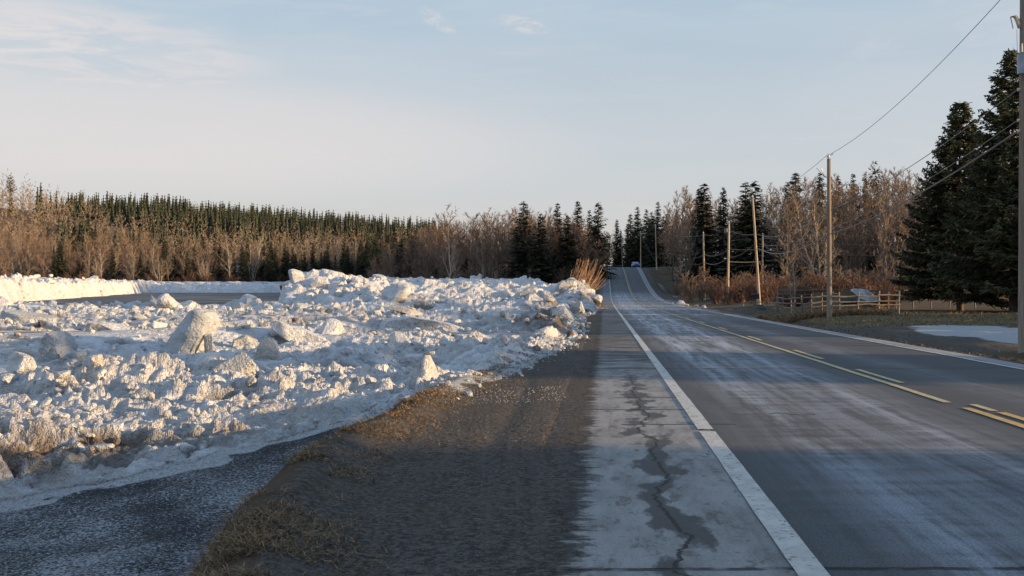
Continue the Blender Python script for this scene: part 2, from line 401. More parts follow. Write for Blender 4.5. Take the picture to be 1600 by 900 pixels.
def props(o, label=None, cat=None, group=None, kind=None):
    if label: o['label'] = label
    if cat: o['category'] = cat
    if group: o['group'] = group
    if kind: o['kind'] = kind
    return o
def link(name, me, parent=None, loc=None):
    o = bpy.data.objects.new(name, me); C.objects.link(o)
    if parent is not None: o.parent = parent
    if loc is not None: o.location = loc
    return o
def empty(name, loc, rz=0):
    o = bpy.data.objects.new(name, None); C.objects.link(o); o.location = loc; o.rotation_euler = (0, 0, rz)
    o.empty_display_size = .2
    return o

class MB:
    """collects quads/tris as numpy pieces (tris are stored as quads with own list)"""
    def __init__(s): s.V = []; s.Q = []; s.n = 0
    def add(s, V, Q):
        V = np.asarray(V, float); Q = np.asarray(Q, int)
        s.V.append(V); s.Q.append(Q + s.n); s.n += len(V)
    def tube(s, pts, radii, k=6, cap=True):
        pts = np.asarray(pts, float); n = len(pts)
        t = np.gradient(pts, axis=0); t /= np.linalg.norm(t, axis=1)[:, None] + 1e-9
        ref = np.array([0, 0, 1.]) if abs(t[0][2]) < .9 else np.array([1., 0, 0])
        a = np.cross(t, ref); a /= np.linalg.norm(a, axis=1)[:, None]; b = np.cross(t, a)
        th = np.arange(k) * 2 * math.pi / k
        V = pts[:, None] + np.asarray(radii, float)[:, None, None] * (np.cos(th)[None, :, None] * a[:, None] + np.sin(th)[None, :, None] * b[:, None])
        V = V.reshape(-1, 3); Q = []
        for i in range(n - 1):
            for j in range(k):
                j2 = (j + 1) % k; Q.append((i * k + j, i * k + j2, (i + 1) * k + j2, (i + 1) * k + j))
        if cap:
            for i0 in (0, (n - 1) * k):
                V = np.vstack([V, pts[0 if i0 == 0 else -1]]); c = len(V) - 1
                for j in range(k): Q.append((c, i0 + j, i0 + (j + 1) % k, i0 + (j + 1) % k))
        Q = [q for q in Q]
        s.add(V, Q)
    def box(s, c, size, M=None):
        v = np.array([(x, y, z) for x in (-.5, .5) for y in (-.5, .5) for z in (-.5, .5)]) * np.asarray(size)
        if M is not None: v = v @ np.array(M.to_3x3()).T
        s.add(v + np.asarray(c), [(0, 1, 3, 2), (4, 6, 7, 5), (0, 4, 5, 1), (2, 3, 7, 6), (0, 2, 6, 4), (1, 5, 7, 3)])
    def mesh(s, name, m, smooth=False):
        V = np.vstack(s.V); Q = np.vstack(s.Q)
        me = bpy.data.meshes.new(name)
        faces = [tuple(dict.fromkeys(map(int, q))) for q in Q]
        me.from_pydata(V.tolist(), [], faces); me.materials.append(m)
        me.polygons.foreach_set('use_smooth', np.full(len(faces), smooth)); me.update()
        return me
    def obj(s, name, m, parent=None, smooth=False): return link(name, s.mesh(name, m, smooth), parent)

# ------------------------------------------------------------------ terrain
ROADS = .09
_ry = np.array([-400, -60, 0, 40, 80, 105, 125, 145, 157, 170, 185, 200, 213, 232, 250, 262, 275, 290, 320, 2600], float)
_rz = np.array([.6, .52, 0, -.35, -.70, -.92, -1.02, -1.02, -.86, -.50, .20, 1.2, 2.2, 3.85, 5.25, 5.75, 5.75, 5.5, 4.8, 4.8], float)
def zroad(Y):
    Y = np.asarray(Y, float)
    s = 0
    for d in (-6, -3, 0, 3, 6): s = s + np.interp(Y + d, _ry, _rz)
    return s / 5
def ice_ue(Y):    # ice edge beside the road, in road coordinate u
    return np.interp(Y, [0, 14, 16, 18.5, 22, 26, 38, 52, 63, 76, 84, 95, 106, 125, 140, 155, 165, 215], [-3.4, -3.0, -2.75, -2.4, -1.95, -1.5, -1.3, -1.6, -1.9, -1.0, .0, .35, .45, .3, -.8, -2.5, -6, -14])
def ice_ye(X):
    return np.interp(X, [-60, -30, -12, -5.55, -4.3, -3.15, -2.5, -1.7, -1.1, 1], [4, 6.5, 9.6, 11.1, 11.6, 12.6, 14.1, 14.9, 15.3, 16.2])
def shore(X, Y):
    return np.interp(X, [-260, -150, -60, -42, -30, 0, 14, 60], [250, 285, 305, 290, 232, 212, 190, 100])
def ice_in(X, Y):
    u = X - ROADS * Y
    rag = (1.0 * (fbm(X * .8, Y * 1.1, 401, 3) - .5) + .5 * (fbm(X * 3.5, Y * 4.5, 405, 3) - .5)) * (1 - sst(Y, 120, 160))
    return np.minimum(np.minimum(Y - ice_ye(X) + rag, (ice_ue(Y) - u) + rag * .7), (shore(X, Y) - Y) * .6)
def crest_u(Y): return np.interp(Y, [0, 5.4, 7, 9.9, 13, 16, 25, 40], [-1.9, -2.0, -2.4, -2.8, -2.65, -2.6, -2.2, -2.0])
def ground(X, Y):
    X = np.asarray(X, float); Y = np.asarray(Y, float)
    u = X - ROADS * Y; zr = zroad(Y)
    # right-hand side
    right = zr - .03 - .10 * sst(u, 9, 10.2) - .32 * np.exp(-((u - 10.6) / .9) ** 2) * sst(Y, 20, 30) * (1 - sst(Y, 60, 75))
    right = right - 2.4 * np.exp(-((u - 14.5) / 3.2) ** 2) * sst(Y, 165, 205) * (1 - sst(Y, 236, 250))
    right = right + .25 * sst(u, 11, 16) * sst(Y, 40, 60)
    hillr = 6.0 * sst(Y, 95, 230) * sst(u, 16, 60) + 22 * sst(u, 66, 190) * sst(Y, 90, 230)
    hillr *= 1 - .6 * sst(Y, 300, 700)
    right = right + hillr
    # left-hand side: berm, then terrace, then river bed
    berm = (.05 + .16 * fbm(X * 1.3, Y * 1.3, 88, 3)) * np.exp(-((u - crest_u(Y) - .12) / .30) ** 2) * sst(Y, -5, 2)
    terr_drop = (.62 - .38 * sst(Y, 9, 14)) * sst(crest_u(Y) - u, .0, .75) + .28 * sst(crest_u(Y) - u, 1, 5) + .2 * sst(-u, 9, 25)
    left = zr - .012 - .04 * sst(-u, .3, 2.2) + berm - terr_drop
    far_left = 1 - sst(Y, 150, 175)
    inside = ice_in(X, Y)
    bed = -2.6
    k = sst(inside, -.2, 5)
    left = left * (1 - k) + np.minimum(left, bed) * k
    # land beyond the far shore
    s = Y - shore(X, Y)
    t = X / np.maximum(Y, 50)
    Yr = np.interp(t, [-.7, -.52, -.46, -.38, -.25, -.08, .1], [400, 420, 440, 540, 600, 600, 600])
    Hm = np.interp(t, [-.7, -.5, -.44, -.36, -.25, -.08, .0, .1], [35, 32, 31, 36, 33.5, 25.5, 17, 8])
    land = .2 + .9 * sst(s, 0, 12) + Hm * sst((Y - shore(X, Y) - 5) / np.maximum(Yr - shore(X, Y), 50), 0, 1)
    ks = sst(s, -6, 3) * sst(-u, 3, 6)
    bank = zr - .3 - sst(-u, 5, 14) * np.maximum(zr - 1.2, 0) * (1 - sst(Y, 255, 330))
    land = np.where(Y > 1.0, np.maximum(land, -5), land)
    kk = sst(-u, 3, 14)
    land2 = land * kk + bank * (1 - kk)
    left = left * (1 - ks) + land2 * ks
    # bank beside the road between pile and forest
    kb = sst(Y, 138, 158) * (1 - sst(-u, 3.0, 9.0))
    left = left * (1 - kb) + (zr - .05 - .30 * np.maximum(-u - 2.2, 0)) * kb * (1 - ks) + left * kb * ks
    z = np.where(u > 4, right, left)
    nz = (fbm(X * .6, Y * .6, 3, 4) - .5) * .16 * sst(np.abs(u - 4.3), 5.2, 8) + (fbm(X * 4, Y * 4, 9, 3) - .5) * .07 * sst(np.abs(u - 4.3), 6.0, 7.2) * (1 - sst(np.hypot(X, Y), 60, 120))
    # two wheel ruts in the gravel shoulder
    rut = -.02 * np.exp(-((u + 1.25 + .1 * np.sin(Y * .4)) / .10) ** 2)
    z = z + nz + np.where((u < 0) & (Y < 40), rut, 0)
    inroad = (u > -.55) & (u < 8.95)
    z = np.where(inroad, np.minimum(z, zr - .05), z)
    return z

def axis(parts):
    a = []
    for s, e, st in parts: a.append(np.arange(s, e, st))
    a = np.concatenate(a); return a
def geo(a, b, n): return a * (b / a) ** (np.arange(n) / n)
ua = np.concatenate([-geo(6, 900, 95)[::-1], -np.arange(0, 6, .10)[::-1][1:-1] if False else np.arange(-5.9, -.2, .10), np.array([-.1, 2, 4, 6, 8, 8.9]), np.arange(9.0, 13, .16), geo(13, 800, 95)])
ya = np.concatenate([-geo(8, 400, 14)[::-1], np.arange(-6, 4, 1.0), geo(4, 420, 330), geo(420, 2600, 60), [2600.]])
UU, YY = np.meshgrid(ua, ya)
XX = UU + ROADS * YY
ZZ = ground(XX, YY)
gX, gY, gU = XX.ravel(), YY.ravel(), UU.ravel()
gin = ice_in(gX, gY)
gravel = np.where((gU > crest_u(gY) + .15) & (gU < 4), 1.0, 0.0) * (1 - sst(gY, 150, 165)) 
gravel = np.maximum(gravel, sst(gU, 8, 8.9) * (1 - sst(gU, 10.2, 11.2)))
gravel = np.maximum(gravel, sst(gU, 8.5, 9.2) * (1 - sst(gU, 13, 15)) * sst(gY, 26, 34) * (1 - sst(gY, 50, 56)))
berm_m = .3 * np.exp(-((gU - crest_u(gY)) / .4) ** 2) * (gY < 60)
berm_m = np.maximum(berm_m, sst(gU, 9.9, 10.6) * (1 - sst(gU, 11.2, 12.5)) * .45 * (gY < 40))
yard = .75 * sst(gU, 10.5, 12.5) * sst(gY, 47, 51) * (1 - sst(gY, 60, 64)) * (1 - sst(gU, 40, 50))
grass = np.maximum(berm_m, yard)
lawn = np.exp(-((gX - 42) / 7) ** 2 - ((gY - 268) / 16) ** 2)
grass = np.maximum(grass, lawn)
frost = sst(crest_u(gY) - gU, .35, .7) * (1 - sst(gY, 14, 17)) * .95
frost = np.maximum(frost, np.exp(-((gU - 12) / 1.6) ** 2) * sst(gY, 150, 170) * (1 - sst(gY, 215, 240)) * .55)
frost = np.maximum(frost, sst(gU, 8.8, 9.2) * (1 - sst(gU, 10, 12)) * sst(gY, 45, 60) * (1 - sst(gY, 150, 165)) * .55)
snow = np.exp(-(np.maximum(np.abs(gU - 15.8) - 1.8 + 1.6 * (fbm(gX * .5, gY * .5, 67, 3) - .5), 0) / 1.2) ** 2) * sst(gY, 31, 35) * (1 - sst(gY, 47, 49.5))
snow = snow * sst(gX / np.maximum(gY, 1), .345, .43) * (.45 + 1.1 * fbm(gX * .25, gY * .7, 66, 3))
snow = np.maximum(snow, .55 * sst(gU, 18, 24) * sst(gY, 84, 92) * (1 - sst(gY, 120, 140)) * fbm(gX * .1, gY * .1, 5, 3))
snow = np.maximum(snow, np.exp(-((gX - 47) / 3.5) ** 2 - ((gY - 262) / 9) ** 2))
snow = np.maximum(snow, sst(fbm(gX * .05, gY * .03, 21, 3), .70, .73) * (gY > 350) * .8)
frost = frost * (1 - sst(gin, -.6, .4)); snow = np.maximum(snow, sst(gin, -.7, -.1) * (gY < 200) * (gU < 0))
gm = mesh_np('ground', np.stack([gX, gY, ZZ.ravel()], 1), grid_faces(len(ya), len(ua)), M_GROUND, True,
             attrs={'gravel': gravel, 'grass': grass, 'frost': frost, 'snow': snow})
props(link('ground', gm), kind='structure')

# road sheet with its painted lines
def strip(u0, u1, y0, y1, dz, step=1.0, edge=.0, nu=2):
    ys = np.arange(y0, y1 + step * .5, step); us = np.linspace(u0, u1, nu)
    U, Y = np.meshgrid(us, ys)
    U = U + edge * (fbm(Y * 3.1 + U * 5, U * 2, 31, 3) - .5)
    V = np.stack([(U + ROADS * Y).ravel(), Y.ravel(), (zroad(Y) + dz).ravel()], 1)
    return V, grid_faces(len(ys), nu), np.stack([U.ravel(), Y.ravel()], 1)
V, F, uv = strip(-.80, 8.98, -60, 420, 0, .5, .0, 24)
V[:, 0] += np.where(uv[:, 0] < -.7, (fbm(uv[:, 1] * 1.3, uv[:, 1] * 0, 8, 4) - .5) * .22, 0)
V[:, 2] += (fbm(uv[:, 0] * .5, uv[:, 1] * .5, 12, 3) - .5) * .012
edge_dip = (uv[:, 0] < -.7) | (uv[:, 0] > 8.9); V[edge_dip, 2] -= .035
road = props(link('road', mesh_np('road', V, F, M_ROAD, True, uv=uv)), kind='structure')
def line(name, u0, u1, spans, m, edge=.012):
    Vs, Fs, Us, n = [], [], [], 0
    for a, b in spans:
        V, F, uv = strip(u0, u1, a, b, .011, .25 if b < 60 else .5, edge, 3)
        V[:, 2] += (fbm(uv[:, 0] * .5, uv[:, 1] * .5, 12, 3) - .5) * .012
        Vs.append(V); Fs.append(F + n); Us.append(uv); n += len(V)
    return link(name, mesh_np(name, np.vstack(Vs), np.vstack(Fs), m, False, uv=np.vstack(Us)), road)
line('edge_line', 1.02, 1.19, [(-40, 11.1), (11.16, 120)], M_WHITE)
line('edge_line', 1.04, 1.17, [(120, 400)], M_WHITE)
line('edge_line', 8.10, 8.23, [(-40, 400)], M_WHITE)
line('centre_line', 4.60, 4.72, [(13.9, 60)], M_YELLOWP)
line('centre_line', 4.60, 4.72, [(60, 290)], M_YELLOWP)
line('centre_line', 4.62, 4.74, [(-40, 13.35)], M_YELLOW)
dash = [(12.9, 13.6), (16.9, 20.0), (23.0, 26.5), (32, 35), (41, 44), (50, 53), (59, 62)]
for a, b in dash: line('centre_dash', 4.86, 4.97, [(a, b)], M_YELLOWP)
line('centre_line', 4.88, 5.0, [(-40, 12.7)], M_YELLOW)
for a in np.arange(170, 250, 5.0): line('centre_dash', 4.86, 4.97, [(a, a + 2.2)], M_YELLOWP)

# river water
V = np.array([(-1400, 40, -.72), (0, 40, -.72), (30, 330, -.72), (-1400, 420, -.72)])
wt = props(link('river_water', mesh_np('river_water', V, [[0, 1, 2, 3]], M_WATER)), kind='structure')

# ------------------------------------------------------------------ ice
SPOTS = [(287, 566, 30, 1.3), (472, 552, 36, 1.3), (762, 548, 37, 1.1), (418, 568, 25.5, .6), (92, 570, 24.5, .6), (98, 580, 23.4, .8), (660, 530, 44, 2.0),
         (370, 520, 41, 1.2), (172, 526, 38, 1.2), (660, 583, 26.5, 1.1), (382, 554, 32.5, .7), (42, 564, 26, 1.0), (860, 524, 50, 1.1), (568, 506, 62, 1.8)]
def make_room(X, Y, z):
    for px, py, d, hw in SPOTS:
        p = P(px, py, d); w_ = np.exp(-((X - p.x) / (hw * 1.15)) ** 2 - (np.maximum(np.abs(Y - d + 1.2) - .6, 0) / 1.1) ** 2)
        z = z * (1 - w_) + np.minimum(z, p.z + .12) * w_
    return z
def hollow(X, Y):
    h = fbm(X * .35 + 40, Y * 1.0, 301, 4)
    return sst(h, .585, .64) * sst(fbm(X * .12, Y * .2, 305, 2), .35, .55)
def ice_height(X, Y):
    inn = ice_in(X, Y); u = X - ROADS * Y
    e = sst(inn, 0, .6 + 2.6 * sst(Y, 55, 75))
    t = X / np.maximum(Y, 5)
    lf = (1 - sst(t, -.24, -.14)) * sst(Y, 48, 80)
    lvl = -.52 + .18 * sst(Y, 16, 45) + .12 * sst(Y, 45, 90) - .34 * lf
    # warp so that heaps run in uneven bands across the view
    wx = X + 6 * (fbm(X * .04, Y * .04, 41, 3) - .5); wy = Y + 7 * (fbm(X * .05, Y * .05, 43, 3) - .5)
    rid = fbm(wx * .06, wy * .30, 44, 4)
    heap = sst(rid, .46, .74)
    heap = heap * (1 - .72 * lf)
    amp = .07 + .40 * heap
    q = fbm(wx * .09, wy * .26, 47, 5) * 13; fq = q - np.floor(q)
    terr = (np.floor(q) + sst(fq, .0, .22)) / 13
    # smooth stretches
    flat = np.exp(-((X + 15.5) / 5.5) ** 2 - ((Y - 33.5) / 3.0) ** 2) + np.exp(-((X + 10) / 4.5) ** 2 - ((Y - 36.5) / 1.1) ** 2)
    flat = np.clip(flat * 1.2, 0, 1)
    amp = amp * (1 - .93 * flat)
    b1 = blocks(wx * .62, wy, 1.7, 51, .5) - .35; b2 = blocks(X * .8 + 1.3 * vnoise(X, Y, 61), Y, .62, 55, .6) - .4
    b3 = blocks(X, Y, .26, 71, .7) - .4
    r = np.hypot(X, Y)
    z = lvl + 1.25 * (terr - .5) * (1 - flat) * (1 - .6 * lf) + .40 * heap * (1 - flat) * (.55 + .45 * sst(Y, 20, 60)) * .75 + amp * (.62 * b1 + .50 * b2 + .34 * b3)
    z += .05 * (1 - flat) * (blocks(X, Y, .15, 81, .6) - .4) * (1 - sst(r, 40, 60))
    cf = fbm(X * 3.4, Y * 5.0, 201, 4); z += (.10 * (1 - flat) * (1 - .5 * sst(r, 60, 110))) * (np.abs(cf - .5) * 4 - .6) 
    z += .16 * (1 - flat) * (fbm(X * .5 + .3 * Y, Y * 1.5, 205, 3) - .5) * 2
    z -= .26 * hollow(X, Y) * (1 - flat) * (1 - sst(Y, 90, 130))
    z += flat * .30
    z = make_room(X, Y, z)
    # the tall pile left of centre and the bright ridge running right of it
    G = lambda x0, y0, sx, sy: np.exp(-((X - x0) / sx) ** 2 - ((Y - y0) / sy) ** 2)
    big = 2.55 * G(-22.5, 112, 4.6, 5) + 2.1 * G(-17, 112, 6, 4.5) + 1.2 * G(-8, 116, 9, 4) + 1.0 * G(3, 120, 10, 5)
    big += .9 * G(-15, 96, 5, 3)
    big += 2.3 * sst(Y, 150, 178) * (1 - sst(Y, 205, 225)) * sst(X, -40, -25) * (1 - sst(u, -8, -4))
    big += 1.35 * G(8.0, 92, 2.6, 14) * sst(-u, -.8, .2) + 1.1 * G(7.2, 108, 2.5, 16)
    big += .75 * G(2.3, 72, 2.6, 6) + .5 * G(-20, 60, 9, 3) + .5 * G(-5, 70, 9, 3) + .40 * G(-6.6, 18.4, 3.2, .7) + .25 * G(-7, 31, 4, 2.0)
    z += big * .8 + np.minimum(big, .7) * (.75 * (blocks(X, Y, 1.7, 91, .7) - .3) + .4 * (blocks(X, Y, .8, 95, .7) - .4))
    # open channel on the left, its sheared wall and the low far shelf
    chan = (1 - sst(t, -.232, -.222)) * sst(Y - (94 + 3 * (fbm(X * .12, X * 0, 5, 3) - .5) * 2), -1.5, 1.5)
    wall_x = -58.5 - (Y - 120) * .24 + 3.0 * (fbm(Y * .12, Y * 0, 7, 3) - .5)
    wall = (1 - sst(X - wall_x, -.8, .8)) * sst(Y, 100, 118)
    farsh = sst(Y - (248 + 30 * sst(X, -62, -45)) , -2, 2)
    rough_far = .6 * (blocks(X, Y, 1.6, 97, 1) - .3) + .6 * (blocks(X, Y, .8, 107, .8) - .4)
    z = np.where(chan > .5, -1.1, z)
    z = np.where(chan > .02, z * (1 - chan) - 1.1 * chan, z)
    z = np.maximum(z, np.where(wall > .02, -1.1 + (2.85 + rough_far) * wall, -9))
    z = np.maximum(z, np.where((farsh > .02) & (chan > .5), -1.1 + (1.9 + 1.3 * rough_far) * farsh, -9))
    g = -1.4 + .0 * X
    z = g * (1 - e) + z * e
    # at the near shore the ice lies as thin shelves on the ground
    gr = ground(X, Y)
    thin = np.maximum(gr, -1.3) + .02 + (.10 * blocks(X * .6, Y, .5, 99, .6) + .10 * blocks(X, Y, .16, 98, .8) + .12 * np.abs(fbm(X * 2, Y * 4, 96, 4) - .5)) * sst(inn + .5 * (fbm(X * .8, Y * 2, 94, 3) - .5), 0, .5)
    near = (inn > 0) & (inn < 2.2)
    z = np.where(near & (z < thin), thin, z)
    z = np.where(inn <= 0, gr - .25, z)
    return z

NA, NR = 610, 800
ang = np.tan(np.linspace(R(-44), R(13), NA)); rr = np.concatenate([geo(6.0, 320, NR), [320.]])
TT, RR = np.meshgrid(ang, rr)
iX = (TT * RR).ravel(); iY = RR.ravel()
keep = (ice_in(iX, iY) > -.35) & (iX > -150)
iZ = ice_height(iX, iY)
zg = iZ.reshape(len(rr), NA)
zg[:, 1:-1] = .16 * zg[:, :-2] + .68 * zg[:, 1:-1] + .16 * zg[:, 2:]
iZ = zg.ravel()
IF = grid_faces(len(rr), NA)
km = keep[IF].all(1) & ~((iZ[IF] < -1.05).all(1))
IF = IF[km]
used = np.unique(IF); remap = np.full(len(iX), -1); remap[used] = np.arange(len(used))
dirt_dark_f = lambda X, Y: np.clip(np.exp(-((X - ROADS * Y - ice_ue(Y)) / 2.2) ** 2) * sst(Y, 24, 55) * 1.4 + .20 * np.exp(-((Y - 45) / 9) ** 2) + .85 * hollow(X, Y) * (1 - sst(Y, 90, 130)) + .30 * (1 - sst(Y, 13, 22)), 0, 1)  # mud by the road and near shore; carved hollows coloured darker too
im = mesh_np('ice_jam', np.stack([iX, iY, iZ], 1)[used], remap[IF], M_ICE, False, attrs={'dirt': dirt_dark_f(iX, iY)[used]})
props(link('ice_jam', im), 'broken white river ice heaped across the flooded river', None, None, 'stuff')

def ico(sub):
    bm = bmesh.new(); bmesh.ops.create_icosphere(bm, subdivisions=sub, radius=1)
    V = np.array([v.co[:] for v in bm.verts]); F = np.array([[v.index for v in f.verts] for f in bm.faces]); bm.free()
    return V, F
def chunk(sub, seed, flat=1.0, nplanes=9, rough=.05, sx=1.0, sy=1.0):
    """a broken block: a sphere cut by random planes (flat<1: a slab with parallel faces)"""
    r = np.random.default_rng(seed); V, F = ico(sub)
    N = r.normal(size=(nplanes, 3)); 
    if flat < 1: N[:, 2] *= .25
    N /= np.linalg.norm(N, axis=1)[:, None]; H = r.uniform(.48, .92, nplanes)
    N = np.vstack([N, [0, 0, 1], [0, 0, -1]]); H = np.append(H, [flat, flat])
    d = V @ N.T; rad = np.min(np.where(d > .05, H / np.maximum(d, .05), 9), 1); rad = np.minimum(rad, 1.25)
    V = V * rad[:, None]
    rough = rough * .6
    n = (fbm(V[:, 0] * 3 + seed, V[:, 1] * 3 + V[:, 2] * 2.1, seed, 4) - .5) * 2 * rough
    n2 = (fbm(V[:, 0] * 9 + seed, V[:, 1] * 9 + V[:, 2] * 7.1, seed + 3, 3) - .5) * rough
    V = V * (1 + n + n2)[:, None] * np.array([sx, sy, 1])
    return V, F
# small rubble: one joined stuff object
lows = [chunk(1, 200 + i, 1.0, 6, .12) for i in range(10)]
mids = [chunk(2, 300 + i, .8 if i % 2 else 1, 8, .12) for i in range(8)]
def scatter(n, ymin, ymax, power=1.0):
    y = ymin * (ymax / ymin) ** (rng.random(n) ** power)
    t = rng.uniform(-.62, .16, n); x = t * y
    return x, y
def rotm(n, full=True):
    q = rng.normal(size=(n, 4)); q /= np.linalg.norm(q, axis=1)[:, None]
    w_, x, y, z = q.T
    return np.stack([1 - 2 * (y * y + z * z), 2 * (x * y - z * w_), 2 * (x * z + y * w_), 2 * (x * y + z * w_), 1 - 2 * (x * x + z * z), 2 * (y * z - x * w_), 2 * (x * z - y * w_), 2 * (y * z + x * w_), 1 - 2 * (x * x + y * y)], 1).reshape(-1, 3, 3)
def rubble(lib, x, y, size, sink=.25):
    keepm = (ice_in(x, y) > .1) & (rng.random(len(x)) < .25 + 1.2 * sst(fbm(x * .25, y * .6, 141, 3), .42, .6))
    x, y, size = x[keepm], y[keepm], size[keepm]
    z = ice_height(x, y)
    k2 = z > -.75; x, y, z, size = x[k2], y[k2], z[k2], size[k2]
    M = rotm(len(x)); which = rng.integers(0, len(lib), len(x)); Vs, Fs, n = [], [], 0
    for i, (V, F) in enumerate(lib):
        s = np.where(which == i)[0]
        W_ = np.einsum('nij,vj->nvi', M[s], V) * size[s][:, None, None] + np.stack([x[s], y[s], z[s] + sink * size[s]], 1)[:, None]
        Fi = F[None] + (np.arange(len(s)) * len(V))[:, None, None] + n
        Vs.append(W_.reshape(-1, 3)); Fs.append(Fi.reshape(-1, 3)); n += len(s) * len(V)
    return np.vstack(Vs), np.vstack(Fs)
x, y = scatter(13000, 11, 230, 1.0)
hm = fbm(x * .3, y * .5, 120, 3)
s = np.clip(y * .0030, .045, .40) * (.35 + 1.3 * rng.random(len(x)) ** 2.5) * (.5 + hm)
dens = rng.random(len(x)) < sst(fbm(x * .15, y * .3, 123, 3), .36, .56)
V1, F1 = rubble(lows, x[dens], y[dens], s[dens])
x, y = scatter(2600, 11, 150, .9)
s = np.clip(y * .0036, .06, .34) * (.4 + 1.4 * rng.random(len(x)) ** 2)
V2, F2 = rubble(mids, x, y, s, .1)
V = np.vstack([V1, V2]); F = np.vstack([F1, F2 + len(V1)])
props(link('ice_rubble', mesh_np('ice_rubble', V, F, M_ICEB, False, attrs={'dirt': dirt_dark_f(V[:, 0], V[:, 1])})), 'small broken lumps of ice strewn over the jam', None, None, 'stuff')

# individual ice blocks
def chunk_mesh(name, *a, **k):
    V, F = chunk(*a, **k); return mesh_np(name, V, F, M_ICEB, False)
BL = [chunk_mesh('ice_block', 3, 400 + i, 1.0 if i % 3 == 0 else .34, 8, .10) for i in range(15)]
def block(loc, size, rot, me, label, group='ice blocks in the jam', name='ice_block', cat='ice block'):
    o = link(name, me, None, loc); o.scale = size; o.rotation_euler = rot
    return props(o, label, cat, group)
xs, ys_ = scatter(2600, 12, 190, .9)
ok = ice_in(xs, ys_) > .5; xs, ys_ = xs[ok], ys_[ok]; zs = ice_height(xs, ys_)
hp = fbm(xs * .22, ys_ * .4, 131, 3) > .49
tt = xs / ys_
hp &= (zs > -.6) & (tt > -.5) & (((xs + 15.5) / 7) ** 2 + ((ys_ - 34) / 4) ** 2 > 1)
xs, ys_, zs = xs[hp][:285], ys_[hp][:285], zs[hp][:285]
for a, b, c in zip(xs, ys_, zs):
    s = min(max(.0072 * b, .11), .62) * (.7 + 1.2 * random.random() ** 2)
    if b < 30 and 600 < 800 + 1600 * a / b < 720: s = min(s, .16)
    if b < 28: lb = 'rough white ice lump in the near rows of the jam by the gravel'; gp = 'ice lumps nearest the gravel'
    elif b < 75: lb = 'rough white ice lump in the middle of the frozen river jam'; gp = 'ice lumps in mid river'
    else: lb = 'distant rough white ice lump in the far ridges of the jam'; gp = 'ice lumps in the far ridges'
    block((a, b, c + s * .05), (s * random.uniform(.8, 1.5), s * random.uniform(.8, 1.3), s * random.uniform(.6, 1.0)),
          (random.uniform(-.55, .55), random.uniform(-.6, .6), random.uniform(0, 6.28)), random.choice(BL), lb, gp)
# named slabs: px, py(centre), Y, half sizes(m), rotation(deg), shape args, label
def prof_slab(prof, Y, depth, seed, label, cat='ice slab', yaw=0.0, rough=.05, ridge=None):
    """a plate whose outline is given side-on, with real thickness, broken edges and a rough skin"""
    c = P(sum(p[0] for p in prof) / len(prof), max(p[1] for p in prof), Y)
    pts = [(P(px, py, Y) - c) for px, py in prof]; pts = [(p.x, p.z) for p in pts]
    bm = bmesh.new(); r = random.Random(seed)
    rings = []
    for k, (dy, sc_) in enumerate(((-.5, .955), (-.44, 1.0), (0, 1.02), (.42, .98), (.5, .9))):
        mx = sum(p[0] for p in pts) / len(pts); mz = sum(p[1] for p in pts) / len(pts)
        rings.append([bm.verts.new((mx + (x - mx) * sc_, dy * depth * r.uniform(.9, 1.1), mz + (z - mz) * sc_)) for x, z in pts])
    n = len(pts)
    for a, b in zip(rings, rings[1:]):
        for q in range(n): bm.faces.new((a[q], a[(q + 1) % n], b[(q + 1) % n], b[q]))
    bm.faces.new(rings[0][::-1]); bm.faces.new(rings[-1])
    bmesh.ops.recalc_face_normals(bm, faces=bm.faces); bmesh.ops.triangulate(bm, faces=bm.faces)
    bmesh.ops.subdivide_edges(bm, edges=bm.edges, cuts=5, use_grid_fill=True, smooth=.03)
    bm.normal_update(); co = np.array([v.co[:] for v in bm.verts])
    nz = (fbm(co[:, 0] * 4 + co[:, 1] * 2.2 + seed, co[:, 2] * 4 - co[:, 1] * 2.7, seed, 5, .6) - .5) * 2 * rough * 2
    for v, d in zip(bm.verts, nz): v.co += v.normal * float(d)
    if ridge:
        (ax, az_), (bx, bz_) = [((P(px, py, Y) - c).x, (P(px, py, Y) - c).z) for px, py in ridge[:2]]
        for v in bm.verts:
            rx = ax + (bx - ax) * (v.co.z - az_) / (bz_ - az_)
            if v.co.x < rx: v.co.y += (rx - v.co.x) * ridge[2] * (1 if v.co.y < 0 else .4)
            else: v.co.y += (v.co.x - rx) * ridge[3] * (1 if v.co.y < 0 else .2)
    me = bpy.data.meshes.new('ice_slab'); bm.to_mesh(me); bm.free(); me.materials.append(M_ICEB)
    o = link('ice_slab', me, None, c); o.rotation_euler = (0, 0, R(yaw)); return props(o, label, cat)
prof_slab([(x, y) for x, y in ((236, 572), (258, 545), (280, 515), (301, 487), (314, 483), (328, 488), (333, 502), (324, 524), (310, 548), (302, 572))], 30, 1.7, 1, 'largest ice slab, standing on edge and leaning right, with a grey pitted left face', rough=.035, ridge=((284, 572), (318, 485), .9, .35))
prof_slab([(426, 512), (432, 500), (446, 505), (478, 516), (506, 528), (518, 548), (500, 554), (470, 545)], 36, 1.6, 2, 'cream topped flat slab tilted down to the right in the middle of the jam', yaw=12, rough=.03)
prof_slab([(731, 520), (738, 515), (764, 528), (788, 541), (790, 549), (770, 545), (745, 533)], 37, .7, 3, 'long narrow ice plank slanting down to the right near the gravel edge', yaw=15, rough=.03)
prof_slab([(398, 566), (403, 545), (410, 533), (420, 528), (430, 535), (435, 550), (438, 568)], 25.5, .6, 4, 'grey upright stub of ice in front of the tilted cream slab', 'ice boulder', 10)
prof_slab([(72, 570), (76, 545), (80, 530), (91, 518), (102, 528), (107, 545), (112, 568)], 24.5, .8, 5, 'peaked grey ice block standing at the left beside a flat snowy plate', 'ice boulder', -10)
